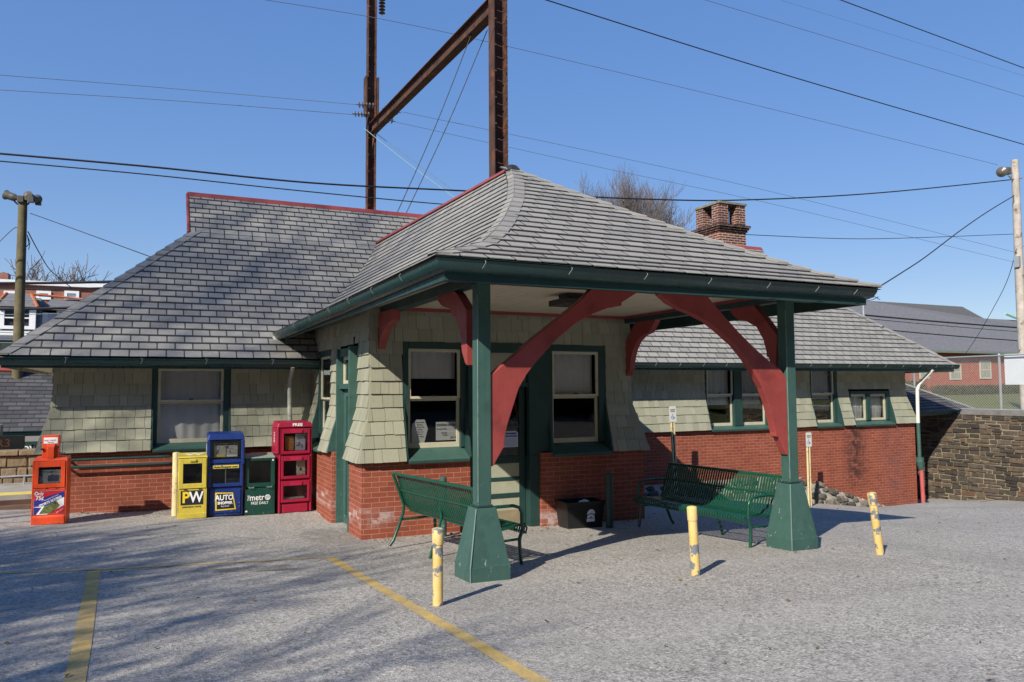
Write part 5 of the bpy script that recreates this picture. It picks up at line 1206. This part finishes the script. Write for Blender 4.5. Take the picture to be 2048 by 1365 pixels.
# ================================================================== wires
def wire(label, pts, Ys, r, m, sag=0., n=16):
    P = [atY(x, y, Y) for (x, y), Y in zip(pts, Ys)]
    out = lambda p: p[0] < 0 or p[0] > 2048 or p[1] < 0
    if len(P) == 2:
        path = [lerp(P[0], P[1], i/n)-Vector((0, 0, sag*4*(i/n)*(1-i/n))) for i in range(n+1)]
    else:
        path = []
        for i in range(len(P)-1):
            p0, p1, p2, p3 = P[max(i-1, 0)], P[i], P[i+1], P[min(i+2, len(P)-1)]
            for k in range(8):
                u = k/8; path.append(.5*((2*p1)+(p2-p0)*u+(2*p0-5*p1+4*p2-p3)*u*u+(3*p1-p0-3*p2+p3)*u**3))
        path.append(P[-1])
    if not sag:
        if out(pts[0]): path.insert(0, path[0]+(path[0]-path[1]).normalized()*28)
        if out(pts[-1]): path.append(path[-1]+(path[-1]-path[-2]).normalized()*28)
    q = MB(); q.tube(path, r, 6); return tag(q.build('overhead_wire', m, smooth=True), label, 'wire', 'overhead wires')
Y2 = lambda a, n: [a]*n
wire('thin wire from the top left over the gantry down to the right pole', [(530, 0), (760, 38), (1010, 92), (1500, 208), (1995, 330)], Y2(30, 5), .012, m_thin)
wire('thick black wire from the top centre down to the right edge', [(1085, -2), (1560, 147), (2060, 293)], Y2(24, 3), .022, m_cable)
wire('thick black wire across the top right corner of the sky', [(1675, -2), (2060, 141)], Y2(20, 2), .018, m_cable)
wire('thin wire below the corner wire at the upper right', [(1400, -3), (2060, 197)], Y2(26, 2), .011, m_thin)
wire('faint wire highest at the far upper right', [(1560, 0), (2060, 156)], Y2(40, 2), .008, m_thin)
wire('upper of the two thin wires reaching the gantry from the left', [(-20, 149), (350, 178), (728, 211)], [39, 39, 37.5], .014, m_thin)
wire('lower of the two thin wires reaching the gantry from the left', [(-20, 179), (350, 202), (712, 230)], [39, 39, 39], .014, m_thin)
wire('upper faint wire running right from the gantry insulators', [(803, 224), (1200, 307), (1560, 388), (2030, 505)], [37.5, 37.5, 37.5, 37.5], .012, m_thin)
wire('lower faint wire running right from the gantry insulators', [(785, 243), (1200, 335), (1560, 412), (2030, 490+35)], [39, 39, 39, 39], .012, m_thin)
wire('thick black cable passing just behind the canopy ridge', [(-20, 306), (300, 334), (620, 366), (905, 381), (1300, 399), (1500, 400), (1760, 386), (2040, 358)], Y2(21.8, 8), .026, m_cable)
wire('thinner black cable under the thick one left of the ridge', [(-20, 321), (300, 350), (600, 382), (900, 410), (1150, 425)], Y2(22.2, 5), .017, m_cable)
wire('dark wire level behind the brick chimney', [(1380, 464), (1500, 470), (1700, 478), (1860, 475), (2040, 468)], Y2(22, 5), .014, m_cable)
wire('twisted black service wire climbing from the canopy eave to the right pole', [(1752, 578), (1800, 548), (1850, 515), (1920, 462), (1975, 424), (2028, 392)], [14, 14.5, 15.2, 16, 16.7, 17.4], .017, m_cable)
wire('slack wire hanging from the right pole down to the lawn', [(2033, 498), (2015, 560), (1985, 620), (1950, 680), (1915, 730)], [17.4, 18.5, 20, 23, 27], .012, m_cable)
wire('wire from the left pole down to the slate roof', [(62, 428), (72, 431), (180, 470), (320, 521)], [24, 23.6, 21, 17.6], .011, m_cable)
wire('pair of wires sloping down right of the left pole', [(56, 464), (78, 505), (100, 540), (130, 566), (150, 580)], [24, 27, 30, 34, 36], .016, m_cable)
wire('wire dropping left from the left pole', [(38, 462), (28, 457), (-15, 498)], [24, 24, 24], .010, m_cable)
for k, (lab, a, b, Y, r, m) in enumerate((('thick black cable topmost over the row houses', (-20, 567), (300, 561), 30, .05, m_cable), ('second cable over the row houses', (-20, 578), (300, 573), 32, .025, m_cable), ('thick cable across the white dormer', (-20, 619), (240, 611), 28, .045, m_cable),
        ('pale green wire across the slate gable of the row house', (-20, 600), (240, 596), 29, .012, m_copper), ('pale green wire across the dormer window', (-20, 630), (240, 622), 29, .012, m_copper), ('pale green wire under the dormer sill', (-20, 664), (200, 668), 29, .014, m_copper), ('lowest pale green wire over the row house porch', (-20, 685), (120, 683), 29, .012, m_copper))):
    wire(lab, [a, b], [Y, Y], r, m, .03)
wire('steep thin stay crossing the sky left of the near column', [(950, 50), (872, 250), (788, 440)], [25.2, 25.2, 25.2], .016, m_cable)
wire('second steep thin stay beside the near column', [(975, 60), (895, 250), (806, 440)], [25.2, 25.2, 25.2], .016, m_cable)
wire('pale stay sloping down right from the foot of the cross beam', [(728, 257), (820, 330), (915, 400)], [39.3, 36, 33], .018, m_copper)
wire('second pale stay sloping down right from the cross beam', [(745, 262), (830, 325), (930, 398)], [39.3, 36, 33], .014, m_thin)
for lab, a, b, r in (('thick cable uppermost across the grey roof at right', (1640, 622), (2040, 656), .05), ('thin cable in the middle across the grey roof at right', (1640, 628), (2040, 664), .02), ('lower thick cable across the grey roof at right', (1690, 652), (2040, 682), .035)):
    wire(lab, [a, b], [30, 30], r, m_cable, .05)

m_twig = mat('grey_twig', (.17, .145, .135), .9, .2, 6, spec=.1)
# ================================================================== bare trees
def bare_tree(name, label, loc, H, crown_r, seed, depth=5, kids=(3, 4), trunk_r=.18, rmin=.008, group=None, th0=.3, droop=0., bs=.45, spread=(.45, 1.05)):
    rr = random.Random(seed); t = thing(name, label, 'tree', loc, 0, group)
    tr = MB(); cr = MB()
    def grow(p, d, L, r, lv):
        n = 4; path = [p]; rs = [r]; q = p
        for k in range(n):
            d = (d + Vector((rr.gauss(0, .13), rr.gauss(0, .13), rr.gauss(0, .09)+.05-droop*lv*.02))).normalized(); q = q+d*L/n; path.append(q); rs.append(max(rmin, r*(1-.55*(k+1)/n)))
        (tr if lv == 0 else cr).tube(path, rs, 7 if lv < 2 else (5 if lv < 3 else 3), caps=False)
        if lv >= depth: return
        nk = rr.randint(*kids) + (2 if lv == 0 else 0)
        for i in range(nk):
            f = rr.uniform(.35, 1.) if lv else rr.uniform(bs, 1.)
            b = pl(path, f); ang = rr.uniform(*spread); ax = d.orthogonal().normalized(); ax = Matrix.Rotation(rr.uniform(0, 6.283), 3, d) @ ax
            nd = Matrix.Rotation(ang, 3, ax) @ d; nd = (nd+Vector((0, 0, .18))).normalized()
            grow(b, nd, L*rr.uniform(.6, .82), max(rmin, r*(1-.5*f)*rr.uniform(.5, .7)), lv+1)
        grow(path[-1], d, L*.75, rs[-1], lv+1)
    grow(Vector((0, 0, 0)), Vector((rr.uniform(-.05, .05), rr.uniform(-.05, .05), 1)).normalized(), H*th0, trunk_r, 0)
    a = tr.build('trunk', m_bark, t, smooth=True); b = cr.build('crown', m_twig, t)
    zs = sorted(v[2] for v in cr.v); k = H/zs[int(.985*len(zs))]; rx = sorted(math.hypot(v[0], v[1]) for v in cr.v); kr = crown_r/rx[int(.97*len(rx))]
    t.scale = (kr, kr, k); return t
p = atY(1282, 364, 46.); z0 = -.3
bare_tree('bare_tree', 'bare rounded tree rising between the canopy roof and the chimney', (p.x, 46., z0), (p.z-z0)*.94, 5.6, 21, 6, (4, 5), .3, .0095, 'leafless trees', .34, 0., .6, (.35, .85))
p = atY(125, 543, 95.)
bare_tree('bare_tree', 'far bare tree showing above the row house cornice', (p.x, 95., z0), p.z-z0, 7.5, 23, 5, (3, 4), .4, .03, 'leafless trees', .34)

# ================================================================== row houses at the left
def P(px, py, Y): return atY(px, py, Y)
t = thing('row_house', 'brick row house with a slate mansard and white dormer window at the left edge', 'house', (0, 0, 0), 0, 'row houses beyond the track')
Yh = 60.
a, b = P(-60, 665, Yh), P(80, 700, Yh)
q = MB(); q.box(a.x-4, P(85, 700, Yh).x, Yh, Yh+8, -1, P(0, 668, Yh).z); q.build('wall', m_brickh, t)
q = MB(); q.box(a.x-4, P(100, 700, Yh).x, Yh-.4, Yh, P(0, 672, Yh).z, P(0, 661, Yh).z); q.build('cornice', m_wtrim, t, bevel=.05)
q = MB(); z0 = P(0, 661, Yh).z; z1 = P(0, 612, Yh).z; z2 = P(0, 590, Yh).z
x0, x1 = a.x-4, P(82, 650, Yh).x; q.hexa([(x0, Yh-.1, z0), (x1, Yh-.1, z0), (x1, Yh+7, z0), (x0, Yh+7, z0), (x0, Yh+1.2, z2), (x1-.2, Yh+1.2, z2), (x1-.2, Yh+7, z2), (x0, Yh+7, z2)]); rf = q.build('roof', m_farroof, t)
d0, d1 = P(-3, 615, Yh-.3), P(71, 660, Yh-.3)
q = MB(); ring(q, lambda u, d, z: (u, Yh-.5+d, z), d0.x, d1.x, d1.z, d0.z, .36, 0, .3, wb=.22, wt=.12); dm = q.build('dormer_window', m_wtrim, t)
q = MB(); q.box(d0.x+.36, d1.x-.36, Yh-.3, Yh-.25, d1.z+.22, d0.z-.12); q.build('pane', mat('dark_far_glass', (.03, .035, .05), .15, .3, 2), dm)
q = MB(); q.box(d0.x+.36, d1.x-.36, Yh-.48, Yh-.31, (d0.z+d1.z)/2, (d0.z+d1.z)/2+.08); q.build('meeting_rail', m_wtrim, dm)
q = MB(); c0, c1, c2 = P(-10, 612, Yh-.7), P(76, 612, Yh-.7), P(36, 586, Yh-.2); q.hexa([(c0.x, Yh-.8, c0.z), (c1.x, Yh-.8, c0.z), (c1.x, Yh+1.5, c0.z), (c0.x, Yh+1.5, c0.z), (c2.x-.7, Yh+.3, c2.z), (c2.x+.7, Yh+.3, c2.z), (c2.x+.7, Yh+1.5, c2.z), (c2.x-.7, Yh+1.5, c2.z)]); dr_ = q.build('dormer_roof', m_farroof, t)
q = MB(); q.tube([(c2.x-.7, Yh+.28, c2.z), (c0.x, Yh-.8, c0.z)], .1, 6); q.tube([(c2.x+.7, Yh+.28, c2.z), (c1.x, Yh-.8, c0.z)], .1, 6); q.tube([(c2.x+.7, Yh+.3, c2.z), (c2.x+4, Yh+.6, c2.z-.2)], .09, 6); q.build('hip_cap', mat('terracotta_cap', (.4, .12, .05), .8, .2), dr_)
w0, w1 = P(3, 680, Yh-.05), P(22, 705, Yh-.05)
q = MB(); ring(q, lambda u, d, z: (u, Yh-.1+d, z), w0.x-.25, w1.x+.3, w1.z, w0.z+.1, .12, 0, .09); q.box(w0.x-.3, w0.x+2.6, Yh-.2, Yh-.101, w0.z+.12, w0.z+.45); f_ = q.build('window', m_wtrim, t)
q = MB(); q.box(w0.x-.13, w1.x+.18, Yh-.05, Yh-.03, w1.z, w0.z); q.build('pane', mat('far_glass', (.05, .06, .05), .2, .2), f_)
t = thing('row_house', 'pale blue sided row house with a dark slate roof left of the station roof', 'house', (0, 0, 0), 0, 'row houses beyond the track')
Yh = 61.; x0, x1 = P(82, 650, Yh).x, P(230, 650, Yh).x
q = MB(); q.box(x0+.05, x1, Yh+.3, Yh+8, -1, P(0, 622, Yh).z); q.build('wall', m_sidin, t)
z0, z1 = P(150, 622, Yh).z, P(150, 596, Yh).z
q = MB(); q.hexa([(x0+.05, Yh-.2, z0), (x1, Yh-.2, z0), (x1, Yh+7, z0), (x0+.05, Yh+7, z0), (x0+.3, Yh+2, z1), (x1, Yh+2, z1-.1), (x1, Yh+7, z1-.1), (x0+.3, Yh+7, z1)]); q.build('roof', m_farroof, t)
w0, w1 = P(119, 624, Yh+.3), P(145, 655, Yh+.3)
q = MB(); ring(q, lambda u, d, z: (u, Yh+.2+d, z), w0.x-.15, w1.x+.15, w1.z-.1, w0.z+.1, .15, 0, .09); f_ = q.build('window', m_wtrim, t); q = MB(); q.box(w0.x, w1.x, Yh+.24, Yh+.28, w1.z, w0.z); q.build('pane', mat('grey_far_glass', (.2, .24, .3), .2, .1), f_)
q = MB(); q.box(x0+.05, x0+.35, Yh+.1, Yh+.29, P(82, 665, Yh).z, P(82, 625, Yh).z); q.build('corner_board', m_wtrim, t)
q = MB(); q.box(x0+.05, x1, Yh-.1, Yh+.29, P(90, 668, Yh).z, P(90, 661, Yh).z); q.build('porch_cornice', m_wtrim, t)
t = thing('apartment_block', 'long brick block with a white roof edge behind the two row houses', 'building', (0, 0, 0))
Yh = 78.; x0, x1 = P(-80, 560, Yh).x, P(320, 560, Yh).x; zt = P(80, 566, Yh).z
q = MB(); q.box(x0, x1, Yh, Yh+12, -1, zt); q.build('wall', m_brickh, t)
q = MB(); q.box(x0, x1, Yh-.35, Yh-.0, zt-.25, zt+.12); q.build('cornice', m_wtrim, t)
for px in (22, 87, 143, 205):
    w0, w1 = P(px-14, 582, Yh), P(px+15, 600, Yh); q = MB(); ring(q, lambda u, d, z: (u, Yh-.12+d, z), w0.x, w1.x, w1.z, w0.z, .22, 0, .11); f_ = q.build('window', m_wtrim, t); q = MB(); q.box(w0.x+.22, w1.x-.22, Yh-.08, Yh-.05, w1.z+.22, w0.z-.22); q.build('pane', bpy.data.materials['grey_far_glass'], f_)
q = MB(); c = P(2, 545, Yh); q.box(c.x-.7, c.x+.5, Yh+.2, Yh+1.6, zt-.5, c.z); q.build('chimney', m_brickh, t)
t = thing('roof_vent_pipe', 'short grey pole standing by the row house roofs at the hip', 'pole', tuple(P(223, 620, 50.)))
q = MB(); h = P(223, 564, 50.).z-P(223, 620, 50.).z; q.tube([(0, 0, -3), (0, 0, h)], .12, 8); q.tube([(-.6, 0, h-.5), (.9, 0, h-.5)], .05, 6); q.build('shaft', m_galv, t)

# ================================================================== building, hedge at the right
t = thing('school_building', 'long red brick building with a grey hipped roof behind the fence', 'building', (0, 0, 0))
Yb = 56.; xl, xr = P(1650, 700, Yb).x, P(2300, 700, Yb).x
ze = P(1900, 702, Yb).z; zr = P(1800, 606, Yb+9).z
q = MB(); q.box(xl, xr, Yb, Yb+16, 0, ze); q.build('wall', m_brickf, t)
xr1, xr2 = P(1735, 607, Yb+9).x, P(1925, 620, Yb+9).x
q = MB(); q.add([(xl-3, Yb-.7, ze-.1), (xr, Yb-.7, ze-.1), (xr, Yb+17, ze-.1), (xl-3, Yb+17, ze-.1), (xr1, Yb+9, zr), (xr2, Yb+9, zr), (P(1968, 640, Yb+9).x, Yb+9, zr-1.4), (xr, Yb+9, zr-1.4)], [(0, 1, 7, 6, 5, 4), (1, 2, 7), (2, 3, 4, 5, 6, 7), (3, 0, 4), (3, 2, 1, 0)]); rf = q.build('roof', m_farroof, t)
q = MB(); q.box(xl-2.9, xr, Yb-.82, Yb-.701, ze-.28, ze-.02); q.build('gutter', mat('grey_green_gutter', (.16, .2, .17), .5, .1), t)
q = MB(); q.tube([(P(2005, 628, Yb+9).x, Yb+8.6, P(2005, 628, Yb+9).z), (P(2040, 645, Yb+9).x, Yb+8.2, P(2040, 645, Yb+9).z)], .18, 6); q.build('copper_flashing', mat('verdigris_flashing', (.3, .5, .38), .7, .1), rf)
for (a_, b_, c_, d_) in ((1838, 735, 1858, 758), (1898, 728, 1922, 760), (1958, 722, 1982, 758), (2012, 722, 2034, 756)):
    w0, w1 = P(a_, b_, Yb), P(c_, d_, Yb); q = MB(); ring(q, lambda u, d, z: (u, Yb-.1+d, z), w0.x, w1.x, w1.z, w0.z, .14, 0, .09); q.box(w0.x+.14, w1.x-.14, Yb-.08, Yb-.03, (w0.z+w1.z)/2-.05, (w0.z+w1.z)/2+.05); f_ = q.build('window', m_cream, t)
    q = MB(); q.box(w0.x+.14, w1.x-.14, Yb-.06, Yb-.04, w1.z+.14, w0.z-.14); q.build('pane', mat('beige_blind_glass', (.3, .3, .24), .3, .25, 3), f_)
def hedge(label, px0, px1, py0, py1, Y, seed):
    a, b = P(px0, py1, Y), P(px1, py0, Y); rr = random.Random(seed)
    t = thing('hedge', label, 'hedge', ((a.x+b.x)/2, Y, a.z), 0, 'clipped hedges along the brick building'); W, H_ = (b.x-a.x)/2, b.z-a.z; q = MB()
    for k in range(int(2200*W)):
        x = rr.uniform(-W, W); y = rr.uniform(-.6, .6); z = rr.uniform(0, H_)*(1-.12*abs(y)); ed = min(1, (W-abs(x))/.4+.35); z *= ed
        s = rr.uniform(.04, .10); n = Vector((rr.gauss(0, 1), rr.gauss(0, 1), rr.gauss(0, 1))).normalized(); u = n.orthogonal().normalized()*s; v_ = n.cross(u).normalized()*s*.7; p = Vector((x, y, z))
        q.quad(p-u, p-v_, p+u, p+v_)
    q.build('foliage', m_hedge, t)
    s = MB(); [s.tube([(rr.uniform(-W, W)*.9, 0, -.3), (rr.uniform(-W, W)*.9, 0, H_*.7)], .03, 5) for k in range(6)]; s.build('stems', m_bark, t)
hedge('long clipped hedge between the fence post and the slate eave', 1866, 1998, 770, 806, 44., 3)
hedge('hedge clump at the right end behind the white board', 2004, 2060, 768, 803, 44., 4)
hedge('small hedge seen between the downspout and the stair roof', 1800, 1846, 762, 800, 44., 5)

# ================================================================== trees standing left of the photographer (they throw the branch shade)
for x, y, H_, cr, sd, th, bs_, lab in ((-11.6, 1.2, 10.2, 4.0, 41, .3, .45, 'broad bare tree just left of the photographer'), (-14.4, 5.4, 24.2, 6., 42, .52, .95, 'tallest bare tree with a high crown far left of the lot'),
        (-10.2, -1.3, 8.1, 2.7, 43, .3, .45, 'smallest bare tree close behind the photographer'), (-12.9, 3.4, 8.9, 3.4, 44, .32, .45, 'slender bare tree between the broad and the tallest one')):
    bare_tree('bare_tree', lab, (x, y, gz(max(x, -12), max(y, -2))-.1), H_, cr, sd, 5 if sd != 41 else 6, (3, 4) if sd != 41 else (3, 3), .24, .012, 'leafless trees', th, 0., bs_)
rr = random.Random(77); q = MB()  # unseen belt added to block low sky light and darken window reflections
for k in range(26000):
    x = rr.uniform(-75, 75); y = -27-abs(x)*-.12+rr.uniform(-4, 4); z = 17.*rr.random()**1.25*(1+.18*math.sin(x*.31)+.12*math.sin(x*.83)); s_ = rr.uniform(.35, .9)
    n = Vector((rr.gauss(0, 1), rr.gauss(0, 1), rr.gauss(0, .6))).normalized(); u = n.orthogonal().normalized()*s_; v_ = n.cross(u.normalized())*s_; p_ = Vector((x, y, z+.3))
    q.quad(p_-u, p_-v_, p_+u, p_+v_)
for k in range(60):
    x = rr.uniform(-75, 75); y = -27+abs(x)*.12+rr.uniform(-3, 3); q.tube([(x, y, -1), (x+rr.uniform(-.5, .5), y, 9)], .22, 6)
tag(q.build('sky_block_belt', mat('sky_block_brown', (.055, .048, .035), .9, .4, 1)), 'added unseen brown tree belt behind the photographer that dims the sky light', kind='stuff')

# ================================================================== light, sky, camera
sc = bpy.context.scene
w = bpy.data.worlds.new('World'); sc.world = w; w.use_nodes = True
nt = w.node_tree; nt.nodes.clear()
sky = nt.nodes.new('ShaderNodeTexSky'); sky.sky_type = 'NISHITA'; sky.sun_disc = False
SUNV = Vector((-.83*math.cos(rad(35.3)), -.556*math.cos(rad(35.3)), math.sin(rad(35.3))))
sky.sun_elevation = rad(35.3); sky.sun_rotation = math.atan2(SUNV.x, SUNV.y)
sky.altitude = 0; sky.air_density = 1.0; sky.dust_density = 0.; sky.ozone_density = 6.
bg = nt.nodes.new('ShaderNodeBackground'); bg.inputs[1].default_value = .14
wo = nt.nodes.new('ShaderNodeOutputWorld'); gm = nt.nodes.new('ShaderNodeGamma'); gm.inputs[1].default_value = .38; hs = nt.nodes.new('ShaderNodeHueSaturation')
hs.inputs['Hue'].default_value = .521; hs.inputs['Saturation'].default_value = 1.9; hs.inputs['Value'].default_value = 2.05
nt.links.new(sky.outputs[0], gm.inputs[0]); nt.links.new(gm.outputs[0], hs.inputs['Color']); nt.links.new(hs.outputs[0], bg.inputs[0]); nt.links.new(bg.outputs[0], wo.inputs[0])
sun = bpy.data.lights.new('sun', 'SUN'); sun.energy = 5.0; sun.angle = rad(.53); sun.color = (1, .925, .80)
so = bpy.data.objects.new('sun', sun); C.objects.link(so); so.rotation_euler = SUNV.to_track_quat('Z', 'Y').to_euler(); so.location = (-20, -15, 25)
cd = bpy.data.cameras.new('camera'); cam = bpy.data.objects.new('camera', cd); C.objects.link(cam)
M = Matrix(((_r[0], _u[0], -_fw[0], 0), (_r[1], _u[1], -_fw[1], 0), (_r[2], _u[2], -_fw[2], CAMH), (0, 0, 0, 1)))
cam.matrix_world = M
cd.sensor_fit = 'HORIZONTAL'; cd.sensor_width = 36; cd.lens = FPX*36/2048; cd.clip_start = .1; cd.clip_end = 3000
sc.camera = cam
sc.view_settings.view_transform = 'Standard'; sc.view_settings.look = 'None'; sc.view_settings.exposure = .42; sc.view_settings.gamma = 1
